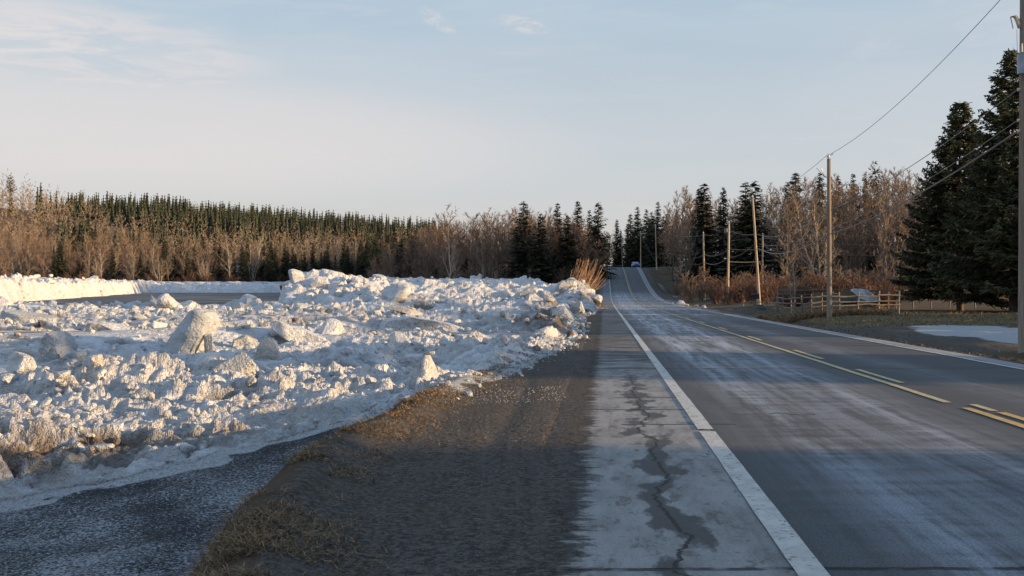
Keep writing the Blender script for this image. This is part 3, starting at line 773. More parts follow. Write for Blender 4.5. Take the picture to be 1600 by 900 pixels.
prof_slab([(70, 580), (76, 570), (100, 559), (124, 548), (128, 556), (110, 575), (90, 584)], 23.4, 1.0, 6, 'thin ice plate tilted up to the right below the peaked grey block', yaw=8, rough=.03)
for pf, Y, dp, sd_, lb, yw in (
 ([(588, 522), (600, 500), (640, 494), (700, 505), (738, 520), (700, 531), (640, 533)], 44, 2.2, 11, 'broad grey broken plate right of the tilted cream slab', 10),
 ([(334, 514), (345, 503), (395, 499), (403, 507), (398, 517), (342, 521)], 41, 1.6, 12, 'flat pale plate lying just behind the largest slab on its right', 5),
 ([(138, 524), (150, 503), (175, 506), (206, 519), (200, 527)], 38, 1.4, 13, 'brownish wedge of ice behind the pale flat stretch at the left', -8),
 ([(606, 578), (636, 554), (680, 555), (714, 567), (702, 581), (650, 585)], 26.5, .9, 14, 'long low grey ice slab lying in the shaded near channel', 0),
 ([(360, 554), (365, 531), (384, 524), (400, 531), (399, 554)], 32.5, .9, 15, 'sunlit square ice block between the largest slab and the grey stub', 20),
 ([(8, 560), (14, 545), (50, 541), (74, 548), (76, 560), (40, 566)], 26, 1.1, 16, 'snow capped ice plate at the far left below the smooth snow', 0),
 ([(836, 520), (842, 508), (868, 505), (884, 513), (880, 524)], 50, 1.1, 17, 'grey tilted plate near the road end of the middle ice', 12),
 ([(540, 500), (556, 488), (590, 490), (596, 499), (570, 506)], 62, 1.6, 18, 'pale flat plate behind the tilted cream slab', 12)):
    prof_slab(pf, Y, dp, sd_, lb, yaw=yw, rough=.03)
SL = [
 (327, 533, 29.6, (.17, .25, .34), (5, -6, 30), ('slab', .7, 501), 'blunt grey ice chunk propped against the right side of the largest leaning slab'),
 (725, 538, 34.5, (.34, .34, .34), (3, 0, 20), ('slab', .9, 507), 'squat yellowish ice cube left of the long slanting plank'),
 (50, 500, 40, (1.0, .6, .22), (10, 10, 0), ('slab', .5, 509), 'low snow covered plate behind the smooth snow patch at far left'),
 (372, 622, 18.2, (.31, .28, .25), (0, 5, 30), ('lump', 1, 511), 'round rubbly ice ball on the near ridge, beside a dark gap'),
 (320, 617, 18.6, (.30, .25, .10), (0, 8, 30), ('slab', .5, 512), 'small ice plate bridging the dark gap on the near ridge'),
 (920, 482, 80, (.8, .6, .6), (10, 20, 30), ('lump', 1, 514), 'big cream ice boulder on top of the dirty roadside pile'),
 (905, 493, 72, (.6, .5, .65), (15, 10, 60), ('lump', 1, 515), 'grey ice boulder at the foot of the dirty roadside pile'),
 (465, 452, 110, (1.1, .9, .7), (10, 20, 10), ('lump', 1, 516), 'huge snowy ice block crowning the tall shaded pile'),
 (500, 455, 108, (.9, .8, .6), (-10, 15, 40), ('slab', .7, 517), 'sunlit cream ice block on the right shoulder of the tall pile'),
 (590, 455, 114, (.8, .7, .8), (10, 10, 0), ('lump', 1, 518), 'upright sunlit ice block on the bright ridge right of the tall pile'),
 (30, 575, 21, (.36, .3, .3), (0, 10, 0), ('lump', 1, 519), 'sunlit ice knob near the left edge of the picture'),
]
for px, py, Y, sz, rot, (kd, fl, seed), lb in SL:
    me = chunk_mesh('ice_slab' if kd == 'slab' else 'ice_boulder', 4, seed, fl, 8, .055)
    p = P(px, py, Y)
    g0 = float(ice_height(np.array([p.x]), np.array([p.y]))[0])
    zz = min(p.z, g0 + max(sz) * .75) if p.z > g0 - .1 else g0 + sz[2] * .3
    k = (sz[0], sz[1], sz[2] / (fl if kd == 'slab' else 1) )
    block((p.x, p.y, zz), k, tuple(R(v) for v in rot), me, lb, None, me.name.split('.')[0], 'ice slab' if kd == 'slab' else 'ice boulder')

# driftwood in the ice
def stick(name, pts, r, mats, label, cat='branch', twigs=()):
    b = MB(); b.tube(pts, np.linspace(r, r * .4, len(pts)), 5)
    for t in twigs: b.tube(t, np.linspace(r * .6, r * .25, len(t)), 4)
    return props(b.obj(name, mats), label, cat)
def pp(px, py, Y): return tuple(P(px, py, Y))
stick('driftwood_branch', [pp(148, 714, 12.5), pp(141, 700, 12.5), pp(135, 690, 12.6), pp(125, 675, 12.8)], .018, M_BARK, 'dark driftwood twig poking up from the near ice at the left', twigs=[[pp(141, 700, 12.5), pp(137, 694, 12.3), pp(138, 686, 12.2)], [pp(135, 690, 12.6), pp(122, 690, 12.7)]])
stick('driftwood_branch', [pp(100, 722, 12.1), pp(92, 712, 12.2), pp(86, 703, 12.3)], .012, M_BARK, 'short dark twig lying left of the upright driftwood')
stick('driftwood_branch', [pp(105, 724, 12.0), pp(112, 722, 12.0), pp(124, 724, 12.0)], .012, M_BARK, 'low dark twig at the icy gravel edge', twigs=[[pp(112, 722, 12.0), pp(108, 717, 12.0)]])
stick('driftwood_branch', [pp(355, 563, 24), pp(372, 556, 24), pp(386, 551, 24)], .02, M_BARK, 'forked brown branch lying on shaded ice right of the largest slab', twigs=[[pp(368, 557, 24), pp(381, 564, 24)]])
stick('driftwood_branch', [pp(327, 564, 24), pp(322, 550, 24.2), pp(318, 538, 24.4)], .012, M_BARK, 'thin dark stem standing in the ice under the grey chunk')
stick('driftwood_branch', [pp(310, 697, 13.8), pp(300, 690, 14), pp(288, 686, 14.2)], .010, M_BARK, 'thin reddish twig on the near ice above the gravel')

# ------------------------------------------------------------------ trees
def ribbons(P0, P1, W0, W1, seed=0):
    r = np.random.default_rng(seed)
    d = P1 - P0; rv = r.normal(size=d.shape); s = np.cross(d, rv); s /= np.linalg.norm(s, axis=1)[:, None] + 1e-9
    V = np.stack([P0 - s * W0[:, None], P0 + s * W0[:, None], P1 + s * W1[:, None], P1 - s * W1[:, None]], 1).reshape(-1, 3)
    F = np.arange(len(V)).reshape(-1, 4)
    return V, F
def bare_tree(seed, H=14, spread=.32, nlimb=16, start=.25, up=.75, lv2=9, lv3=7, tw=.030, clump=1, lean=0., trunk_r=None, lv4=0):
    """returns (trunk V,F quads), (crown V,F quads). limbs, branches, twigs"""
    r = np.random.default_rng(seed)
    T = MB(); rib0, rib1, w0, w1 = [], [], [], []
    tr = trunk_r or H * .0085
    for c in range(clump):
        a = r.uniform(0, 6.28); off = np.array([math.cos(a), math.sin(a), 0]) * (0 if clump == 1 else .25 * H * .08)
        hh = H * (1 if c == 0 else r.uniform(.7, .95))
        n = 8; t = np.linspace(0, 1, n)
        ln = np.array([math.cos(a), math.sin(a)]) * (lean + (0 if clump == 1 else r.uniform(.08, .2)))
        wob = np.cumsum(r.normal(size=(n, 2)) * .012 * hh, 0)
        pts = np.stack([off[0] + ln[0] * t * hh + wob[:, 0], off[1] + ln[1] * t * hh + wob[:, 1], t * hh - .3], 1)
        rad = tr * (1 - t) ** .8 + .012
        T.tube(pts, rad, 6, False)
        def at(s): return np.array([np.interp(s, t, pts[:, i]) for i in range(3)])
        for i in range(nlimb):
            s = start + (1 - start) * ((i + r.random()) / nlimb) * .97
            az = r.uniform(0, 6.28); L = H * spread * (1.15 - .85 * (s - start) / (1 - start)) * r.uniform(.6, 1.1)
            e = math.atan(up) + r.uniform(-.25, .3); d = np.array([math.cos(az) * math.cos(e), math.sin(az) * math.cos(e), math.sin(e)])
            p = at(s); m = 5; lp = [p]
            for k in range(m):
                d = d + r.normal(size=3) * .13 + np.array([0, 0, .07]); d /= np.linalg.norm(d); p = p + d * L / m; lp.append(p)
            lp = np.array(lp); T.tube(lp, np.interp(np.linspace(0, 1, m + 1), [0, 1], [rad[0] * (1 - s) * .42 + .012, .008]), 4, False)
            # level 2
            for j in range(lv2):
                q = r.uniform(.15, 1); pos = np.array([np.interp(q * m, np.arange(m + 1), lp[:, k]) for k in range(3)])
                ld_ = lp[min(int(q * m) + 1, m)] - lp[min(int(q * m), m - 1)]; ld_ /= np.linalg.norm(ld_) + 1e-9
                dd = ld_ + r.normal(size=3) * .55 + np.array([0, 0, .3]); dd /= np.linalg.norm(dd)
                l2 = L * .42 * r.uniform(.5, 1.1) * (1.1 - .4 * q)
                mid = pos + dd * l2 * .5; d3 = dd + r.normal(size=3) * .15 + np.array([0, 0, .12]); d3 /= np.linalg.norm(d3); end = mid + d3 * l2 * .5
                rib0 += [pos, mid]; rib1 += [mid, end]; w0 += [tw * .8, tw * .6]; w1 += [tw * .6, tw * .35]
                for k in range(lv3):
                    z = r.random(); b0 = pos + (end - pos) * z
                    d4 = dd + r.normal(size=3) * .5 + np.array([0, 0, .25]); d4 /= np.linalg.norm(d4); l3 = l2 * .55 * r.uniform(.4, 1.1)
                    e4 = b0 + d4 * l3
                    rib0.append(b0); rib1.append(e4); w0.append(tw * .42); w1.append(tw * .2)
                    for x_ in range(lv4):
                        z = r.random(); b5 = b0 + (e4 - b0) * z; d5 = d4 + r.normal(size=3) * .5; d5 /= np.linalg.norm(d5)
                        rib0.append(b5); rib1.append(b5 + d5 * l3 * .5); w0.append(tw * .25); w1.append(tw * .12)
    V, F = ribbons(np.array(rib0), np.array(rib1), np.array(w0), np.array(w1), seed)
    return (np.vstack(T.V), np.vstack(T.Q)), (V, F)
def spruce(seed, H=14, Rb=.17, whorls=24, per=7, low=.06, droop=.25, dens=9, sz=.42, gap=.12, cone=.82):
    r = np.random.default_rng(seed)
    T = MB(); T.tube([(0, 0, -.4), (0, 0, H * .5), (0, 0, H)], [H * .014, H * .008, .015], 6, False)
    P0, D, L = [], [], []
    tri = []
    for wv in range(whorls):
        for j in range(per):
            if r.random() < gap: continue
            s = low + (1 - low) * ((wv + r.uniform(-.6, .6)) / whorls); s = min(max(s, low), .985)
            az = r.uniform(0, 6.28)
            Lb = H * Rb * ((1 - s) ** cone * r.uniform(.7, 1.15) + .016)
            if s < .12: Lb *= .75 + 2 * s
            dr = droop * (1 - s) * r.uniform(.6, 1.3) - .35 * s + r.uniform(-.08, .08)
            rad = np.array([math.cos(az), math.sin(az), 0]); side = np.array([-rad[1], rad[0], 0])
            n = max(3, int(dens * (.35 + Lb / (H * Rb))))
            for k in range(n):
                q = (k + .6 * r.random()) / n
                c = rad * Lb * q + np.array([0, 0, s * H - dr * Lb * q * 1.6 + .35 * dr * Lb * q * q + (.18 * Lb * q * q if s > .3 else 0)])
                w_ = sz * (1.15 - .65 * q) * r.uniform(.7, 1.3) * (.38 + .75 * Lb / (H * Rb))
                sg = 1 if k % 2 else -1
                o = rad * r.uniform(.2, .8) + side * sg * r.uniform(.5, 1.0) + np.array([0, 0, r.uniform(-.5, .05)])
                o /= np.linalg.norm(o); up_ = np.array([0, 0, 1.]) + r.normal(size=3) * .5; sd_ = np.cross(o, up_); sd_ /= np.linalg.norm(sd_)
                tri.append((c - sd_ * w_ * .28, c + sd_ * w_ * .28, c + o * w_ * 1.35 + sd_ * w_ * .1, c + o * w_ * 1.3 - sd_ * w_ * .12))
    V = np.array(tri).reshape(-1, 3); F = np.arange(len(V)).reshape(-1, 4)
    return (np.vstack(T.V), np.vstack(T.Q)), (V, F)
def pair(name, parts, m1, m2):
    (tv, tf), (cv, cf) = parts
    return mesh_np('trunk', tv, tf, m1, True), mesh_np('crown', cv, cf, m2, False), mesh_np(name, np.vstack([tv, cv]), np.vstack([tf, cf + len(tv)]), [m1, m2], False, fm=np.r_[np.zeros(len(tf)), np.ones(len(cf))])

HARD = [pair('bare_tree', bare_tree(600 + i, 14, .42, 22, .16, .85, 10, 7, .040, lv4=1), M_BARK, M_TWIG) for i in range(5)]
BIRCH = [pair('birch_tree', bare_tree(620 + i, 14, .30, 20, .20, 1.3, 9, 7, .036, clump=(1, 1, 2, 3)[i], lean=.03), M_BIRCH, M_TWIGPALE) for i in range(4)]
POPL = [pair('bare_tree', bare_tree(640 + i, 15, .27, 28, .15, 1.4, 8, 7, .038, lv4=1), M_BARK, M_TWIGPALE) for i in range(3)]
SPR = [pair('spruce_tree', spruce(660 + i, 14, (.22, .25, .20, .235)[i], 32, 9, .05, .34, 10, .66), M_SPBARK, M_NEED) for i in range(4)]
PINE = [pair('pine_tree', spruce(670, 14, .26, 12, 6, .5, -.2, 8, .8, .1, .45), M_SPBARK, M_NEED)]
BUSH = [pair('willow_bush', bare_tree(680 + i, 2.6, .5, 9, .03, 1.3, 8, 6, .022, clump=4, trunk_r=.02), M_RED, M_RED) for i in range(3)]
BUSHB = [pair('bare_bush', bare_tree(690 + i, 3.2, .5, 9, .03, 1.2, 8, 6, .022, clump=4, trunk_r=.025), M_BARK, M_TWIG) for i in range(2)]

def plant(lib, x, y, h, label, cat, group, parts=True, name=None, z=None, i=None, base_h=14, wid=1.0):
    t, c, whole = lib[random.randrange(len(lib)) if i is None else i]
    z = float(ground(np.array([x]), np.array([y]))[0]) if z is None else z
    s = h / base_h; rz = random.uniform(0, 6.28)
    nm = name or whole.name.split('.')[0]
    if parts:
        o = empty(nm, (x, y, z - .05), rz); o.scale = (s * wid, s * wid, s)
        link('trunk', t, o); link('crown', c, o)
    else:
        o = link(nm, whole, None, (x, y, z - .05)); o.rotation_euler = (0, 0, rz); o.scale = (s * wid, s * wid, s)
    return props(o, label, cat, group)
def at_px(px, Y): return (px - 800) / 1600 * Y
def h_px(x, Y, py): return (443 - py) / 1600 * Y + EYE - float(ground(np.array([x]), np.array([Y]))[0])

# --- named trees (px of stem, px of top, distance)
def tree_px(lib, px, ytop, Y, label, cat='spruce', group=None, wid=1.0, base_h=14, i=None):
    x = at_px(px, Y); return plant(lib, x, Y, h_px(x, Y, ytop) * 1.0, label, cat, group, True, i=i, wid=wid, base_h=base_h)
CENTRE = 'trees in the wood behind the ice left of the road'
for px, yt, Y, wd, lb in (
    (818, 313, 222, 1.05, 'tallest dense spruce in the wood left of the road, standing alone against sky'),
    (845, 332, 216, .9, 'slim olive spruce just right of the tallest spruce left of the road'),
    (871, 316, 226, .8, 'narrow brownish spruce with bare twigs around its tip, third in the row'),
    (887, 336, 220, 1.0, 'shorter yellow green spruce between two tall narrow ones left of the road'),
    (903, 313, 232, .85, 'narrow dark spruce with a round knob of a tip left of the road'),
    (921, 327, 236, .7, 'slender spruce hugging the left side of the last tall roadside spruce'),
    (935, 315, 228, 1.0, 'last tall dark spruce at the left roadside before the crest'),
    (645, 368, 236, 1.3, 'wide dark evergreen in the shaded left end of the wood'),
    (628, 372, 242, 1.3, 'dark evergreen at the edge of the shaded wood by the bend'),
    (832, 420, 205, 1.0, 'tiny dark young spruce at the foot of the wood behind the ice'),
    (964, 342, 300, .9, 'dark spruce just left of the gap where the road meets the sky'),
    (985, 333, 296, 1.0, 'dark spruce above the crest of the road, left of the taller one'),
    (996, 322, 302, 1.0, 'tall dark spruce above the crest behind the blue car'),
    (1010, 326, 300, .95, 'dark spruce right of the one above the blue car'),
    (1028, 314, 285, .9, 'thin topped spruce right of the crest with drooping grey boughs'),
    (1018, 330, 290, .9, 'short pointed spruce tucked beside the thin topped one'),
    (1100, 285, 196, 1.35, 'broad sunlit spruce above the snowy lawn right of the road'),
    (1092, 293, 204, .9, 'grey green spruce behind the left side of the broad sunlit one'),
    (1130, 291, 200, .9, 'olive spruce between the two broad roadside spruces'),
    (1165, 283, 176, 1.3, 'broad dark spruce behind the leaning utility pole, left of its twin'),
    (1180, 281, 178, 1.35, 'broad dark spruce behind the leaning utility pole, right of its twin'),
    (1243, 268, 182, 1.2, 'dark spruce rising above the bare trees left of the grey pole'),
    (1230, 283, 188, .8, 'thin spruce in the bare wood next to the taller one'),
    (1281, 268, 196, .9, 'spruce behind the top of the tall grey pole'),
    (1310, 274, 205, .9, 'small spruce tip above the bare trees right of the grey pole'),
    (1333, 270, 205, .9, 'second small spruce tip above the bare trees right of the grey pole')):
    tree_px(SPR, px, yt, Y - (9 if 800 < px < 940 and yt < 340 else 0), lb, wid=wd * (1.4 if px < 960 and yt < 400 else 1.12))
tree_px(PINE, 1367, 251, 190, 'tall round headed pine above the bare wood at the right', 'pine', base_h=14, wid=.55)
tree_px(PINE, 1352, 268, 186, 'shorter pine at the left of the round headed pine', 'pine', base_h=14, wid=.45)
x_ = at_px(16, 415); plant(PINE, x_, 415, h_px(x_, 415, 273), 'lone round pine standing up from the left skyline', 'pine', None, wid=.95)
tree_px(HARD, 705, 326, 214, 'bare maple with pale upper twigs rising above the left wood', 'maple', wid=1.15)
tree_px(BIRCH, 702, 345, 210, 'white stemmed birch in front of the shaded wood', 'birch', i=0)
tree_px(BIRCH, 1238, 405, 86, 'small sunlit birch glowing orange behind the rail fence', 'birch', i=2, wid=.9)
x_ = at_px(1238, 100)
for px, yt, Y, lb in ((1055, 300, 250, 'orange tinted larch behind the snowy lawn'), (1070, 292, 240, 'taller orange tinted larch beside the broad sunlit spruce'), (1045, 318, 262, 'short orange tinted larch over the driveway')):
    tree_px(POPL, px, yt, Y, lb, 'larch', wid=1.1, base_h=15)

# --- centre wood
nb = 0
def jit(a, b, n): return np.linspace(a, b, n) + rng.uniform(-.5, .5, n) * (b - a) / n
prof = lambda px: np.interp(px, [585, 610, 640, 680, 720, 745, 800, 860, 900, 940], [398, 385, 368, 350, 352, 335, 324, 330, 335, 368])
for row, (Y0, n) in enumerate(((214, 34), (224, 30), (236, 26), (250, 20))):
    for px in jit(590, 945, n):
        Y = Y0 + rng.uniform(-4, 4); 
        if px < 690: Y += (690 - px) * .10
        x = at_px(px, Y)
        if Y < float(shore(np.array([x]), Y)[0]) + 1: Y = float(shore(np.array([x]), Y)[0]) + rng.uniform(1, 5); x = at_px(px, Y)
        top = prof(px) + rng.uniform(-4, 14) + (0 if row else 12)
        h = h_px(x, Y, top); k = rng.random()
        if k < .68: plant(HARD, x, Y, h, 'bare brown hardwood in the shaded wood left of the road', 'bare tree', CENTRE)
        elif k < .84: plant(POPL, x, Y, h, 'slim bare poplar in the shaded wood left of the road', 'bare tree', CENTRE, base_h=15)
        elif k < .93: plant(BIRCH, x, Y, h * .85, 'pale birch in the shaded wood left of the road', 'birch', CENTRE)
        else: plant(SPR, x, Y, h * .6, 'understorey spruce among bare trees left of the road', 'spruce', CENTRE)
        nb += 1
for px in jit(590, 935, 40):
    Y = 206 + rng.uniform(0, 5); x = at_px(px, Y)
    Y = max(Y, float(shore(np.array([x]), Y)[0]) + .5); x = at_px(px, Y)
    plant(BUSHB, x, Y, rng.uniform(2.5, 5), 'grey brown brush along the far edge of the ice below the left wood', 'bush', 'brush at the foot of the left wood', False, base_h=3.2)
# --- beyond the crest
for px in jit(938, 1060, 16):
    Y = 310 + rng.uniform(-6, 30); x = at_px(px, Y)
    top = np.interp(px, [938, 960, 985, 1010, 1060], [362, 365, 345, 335, 330]) + rng.uniform(0, 16)
    if px < 956: lib, k = HARD, 'bare tree'
    else: lib, k = SPR, 'spruce'
    plant(lib, x, Y, h_px(x, Y, top), 'dark ' + k + ' closing the view beyond the road crest', k, 'trees beyond the road crest')
# --- right wood
profr = lambda px: np.interp(px, [1035, 1075, 1120, 1200, 1260, 1330, 1400, 1500, 1700], [345, 300, 310, 300, 285, 285, 268, 262, 262])
for row, (Y0, n) in enumerate(((150, 30), (165, 30), (182, 28), (200, 22))):
    for px in jit(1060 + 10 * (3 - row), 1640, n):
        Y = Y0 + rng.uniform(-6, 6) + (30 if px < 1130 else 0); Y += 45 if 1075 < px < 1210 else 0; x = at_px(px, Y)
        top = profr(px) + rng.uniform(-6, 16) + (14 if row == 0 else 0)
        k = rng.random(); h = h_px(x, Y, top)
        if k < .40: plant(HARD, x, Y, h, 'bare brown hardwood in the wood behind the rail fence', 'bare tree', 'trees in the wood right of the road')
        elif k < .85: plant(POPL, x, Y, h, 'slim bare poplar in the wood behind the rail fence', 'bare tree', 'trees in the wood right of the road', base_h=15)
        elif k < .93: plant(BIRCH, x, Y, h, 'pale birch in the wood behind the rail fence', 'birch', 'trees in the wood right of the road')
        else: plant(SPR, x, Y, h * .8, 'spruce among the bare trees behind the rail fence', 'spruce', 'trees in the wood right of the road')
def bushes(lib, pts, label, group, base_h):
    for px, Y, h, wd in pts:
        x = at_px(px, Y); plant(lib, x, Y, h, label, 'bush', group, False, base_h=base_h, wid=wd)
bushes(BUSH, [(px, 122 + rng.uniform(-6, 6), rng.uniform(2.6, 3.8), 1.2) for px in jit(1118, 1225, 18)], 'orange red willow bush between the roadside poles', 'red bushes between the poles', 2.6)
bushes(BUSH, [(px, 98 + rng.uniform(-5, 5), rng.uniform(2.6, 3.8) * (1 if 1260 < px < 1350 else .75), 1.5) for px in jit(1222, 1395, 34)], 'dense rust red willow bush behind the fence and hay pile', 'rust red bushes behind the fence', 2.6)
bushes(BUSHB, [(px, 140 + rng.uniform(-8, 8), rng.uniform(3, 5.5), 1.3) for px in jit(1085, 1600, 44)], 'grey bare brush at the front of the right wood', 'brush in front of the right wood', 3.2)
bushes(BUSHB, [(px, 168 + rng.uniform(-8, 22), rng.uniform(1.5, 3), 1.2) for px in jit(1060, 1120, 9)], 'low grey brush on the bank below the snowy lawn', 'brush on the road bank', 3.2)

# --- left hillside: individuals at the front, the rest one mass
HL = 'trees on the sunlit hillside across the river'
cand = []
for i in range(20000):
    t = rng.uniform(-.60, -.06); Y = 300 * (700 / 300) ** rng.random() if t > -.1 else 262 * (700 / 262) ** rng.random()
    x = t * Y; cand.append((x, Y))
cand = np.array(cand); sh_ = shore(cand[:, 0], cand[:, 1]); cand = cand[(cand[:, 1] > sh_ + 2) & (cand[:, 1] < 615)]
cz = ground(cand[:, 0], cand[:, 1])
order = np.argsort(cand[:, 1]); cand, cz = cand[order], cz[order]
# spacing filter
cell = {}; sel = []
for i, (x, Y) in enumerate(cand):
    g_ = 4.8 if Y < 420 else 5.1
    k = (int(x // g_), int(Y // g_))
    if k in cell: continue
    cell[k] = 1; sel.append(i)
cand, cz = cand[sel], cz[sel]
rt_ = np.interp(cand[:, 0] / cand[:, 1], [-.5, -.44, -.38, -.25, -.1], [520, 460, 395, 430, 470])
ridge = sst(cand[:, 1] - rt_, 0, 45) * sst(cand[:, 0] / cand[:, 1], -.47, -.42)
spn = fbm(cand[:, 0] * .02, cand[:, 1] * .02, 77, 3)
tq = cand[:, 0] / cand[:, 1]; clus = .55 * np.exp(-((tq + .425) / .022) ** 2) * (cand[:, 1] < 400) + .3 * np.exp(-((tq + .34) / .02) ** 2) + .3 * np.exp(-((tq + .28) / .03) ** 2)
is_sp = (rng.random(len(cand)) < clus + np.clip(ridge * .97 + (.20 + 4.5 * (spn - .5)) * sst(cand[:, 0] / cand[:, 1], -.47, -.42), .03, .985))
tri_lo = []
def low_spruce(seed):
    r = np.random.default_rng(seed); V = []; 
    for k in range(9):
        s = k / 9; 
        for j in range(5):
            a = r.uniform(0, 6.28); L = 14 * .15 * (1 - s) ** .85 * r.uniform(.75, 1.2); d = np.array([math.cos(a), math.sin(a), 0]); sd_ = np.array([-d[1], d[0], 0])
            c = np.array([0, 0, 14 * (s + .10 + r.uniform(0, .03))])
            e = c + d * L + np.array([0, 0, -.55 * L - .2]); V += [c, e - sd_ * L * .55, e + d * L * .15 + np.array([0, 0, -.3]), e + sd_ * L * .55]
    rr_ = [1.25 * r.uniform(.7, 1.2) for _ in range(6)]
    for k in range(6):
        a, b = k * math.pi / 3, (k + 1) * math.pi / 3; top = np.array([0, 0, 14.3]); ra, rb = rr_[k], rr_[(k + 1) % 6]
        V += [np.array([ra * math.cos(a), ra * math.sin(a), 1.5]), np.array([rb * math.cos(b), rb * math.sin(b), 1.5]), np.array([.35 * rb * math.cos(b), .35 * rb * math.sin(b), 10.5]), top]
    return np.array(V), np.arange(len(V)).reshape(-1, 4)
LSP = [low_spruce(i) for i in range(6)]
LBA = []
for i in range(5):
    (tv, tf), (cv, cf) = bare_tree(700 + i, 13, .34, 9, .12, 1.1, 4, 3, .13)
    LBA.append((cv, cf, tv, tf))
nind_b = nind_s = 0; massS, massB = [], []
for (x, Y), z, s in zip(cand, cz, is_sp):
    if x / Y < -.56: pass
    inview = -.51 < x / Y < -.06
    if s:
        h = rng.uniform(7.5, 14.5) * (1 if Y < 430 else .9)
        if inview and nind_s < 150 and Y < 480:
            nind_s += 1; plant(SPR, x, Y, h, 'dark spruce among birches on the sunlit hillside across the river', 'spruce', HL + ', spruces', False, z=z)
        else: massS.append((x, Y, z, h / 14, rng.uniform(0, 6.28)))
    else:
        h = rng.uniform(9, 16)
        if inview and nind_b < 190 and Y < 480:
            nind_b += 1; k = rng.random()
            if k < .22: plant(BIRCH, x, Y, h, 'pale sunlit birch on the hillside across the river', 'birch', HL + ', birches', False, z=z)
            elif k < .55: plant(POPL, x, Y, h, 'slim bare poplar on the sunlit hillside across the river', 'bare tree', HL + ', poplars', False, z=z, base_h=15)
            else: plant(HARD, x, Y, h, 'spreading bare tree on the sunlit hillside across the river', 'bare tree', HL + ', hardwoods', False, z=z)
        else: massB.append((x, Y, z, h / 13 * (.72 if Y > 440 else 1), rng.uniform(0, 6.28)))
def mass(name, lst, lib, m, label):
    A = np.array(lst); Vs, Fs, n = [], [], 0; wh = rng.integers(0, len(lib), len(A))
    for i, L in enumerate(lib):
        V, F = L[0], L[1]; s = np.where(wh == i)[0]
        if not len(s): continue
        B = A[s]; c, sn = np.cos(B[:, 4]), np.sin(B[:, 4])
        W_ = np.stack([V[None, :, 0] * c[:, None] - V[None, :, 1] * sn[:, None], V[None, :, 0] * sn[:, None] + V[None, :, 1] * c[:, None], np.repeat(V[None, :, 2], len(s), 0)], 2) * B[:, 3][:, None, None] + B[:, :3][:, None]
        Vs.append(W_.reshape(-1, 3)); Fs.append((F[None] + (np.arange(len(s)) * len(V))[:, None, None] + n).reshape(-1, 4)); n += len(s) * len(V)
    props(link(name, mesh_np(name, np.vstack(Vs), np.vstack(Fs), m, False)), label, None, None, 'stuff')
mB2 = []
for i in range(520):
    if i % 2: Y = rng.uniform(262, 380); px = rng.uniform(585, 935); top = prof(px) + rng.uniform(8, 30)
    elif i % 8 == 0: Y = rng.uniform(275, 340); px = rng.uniform(1035, 1130); top = profr(px) + rng.uniform(5, 25)
    else: Y = rng.uniform(210, 300); px = rng.uniform(1110, 1680); top = profr(px) + rng.uniform(8, 30)
    x = at_px(px, Y); z = float(ground(np.array([x]), np.array([Y]))[0])
    mB2.append((x, Y, z, max(8, (443 - top) / 1600 * Y + EYE - z) / 13, rng.uniform(0, 6.28)))
mass('bare_wood', mB2, [(a, b) for a, b, _, _ in LBA], M_TWIG, 'depths of the bare brown woods on both sides of the road')
mass('spruce_forest', massS, LSP, M_NEED, 'dark spruce forest covering the far ridge')
mass('bare_forest', massB, [(a, b) for a, b, _, _ in LBA], M_TWIGPALE, 'bare deciduous forest on the far hillside')
bushes(BUSH, [(px, float(shore(np.array([at_px(px, 290)]), 290)[0]) + rng.uniform(.5, 3), rng.uniform(3, 5), 1.4) for px in jit(-20, 590, 60)], 'rusty brush along the far river bank below the hillside', 'brush along the far bank', 2.6)

# --- woods to the right of the frame (they cast the long shadows over road and ice)
rowS = []
for X_, hs in ((40, 1.0), (45.5, 1.06), (51, 1.12), (60, 1.2)):
    for a, b_, h in ((-40, 8.2, 16), (20.0, 26.3, 13), (31.5, 33, 5.5), (38.5, 72, 10), (76, 84, 10)):
        Y = a
        while Y < b_:
            Yc = Y - X_ * .268
            if X_ > .55 * Yc + 6: rowS.append((X_ + rng.uniform(-.8, .8), Yc + rng.uniform(-.3, .3), h * hs * rng.uniform(.85, 1.08)))
            Y += 2.8
for i in range(290):
    y = rng.uniform(60, 255); x = .56 * y + 6 + rng.uniform(0, 1) ** 1.4 * 85
    if not 86 < y + .268 * x < 166: rowS.append((x, y, rng.uniform(14, 19)))
LSB = []
for i in range(4):
    (tv, tf), (cv, cf) = spruce(900 + i, 14, .24, 15, 8, .04, .34, 5, 1.15)
    LSB.append((np.vstack([tv, cv]), np.vstack([tf, cf + len(tv)])))
rs_ = np.array(rowS); rz_ = ground(rs_[:, 0], rs_[:, 1])
mass('roadside_wood', [(x, y, z, h / 14, rng.uniform(0, 6.28)) for (x, y, h), z in zip(rowS, rz_)], LSB, M_NEED, 'dark spruce wood to the right of the road beyond the frame')

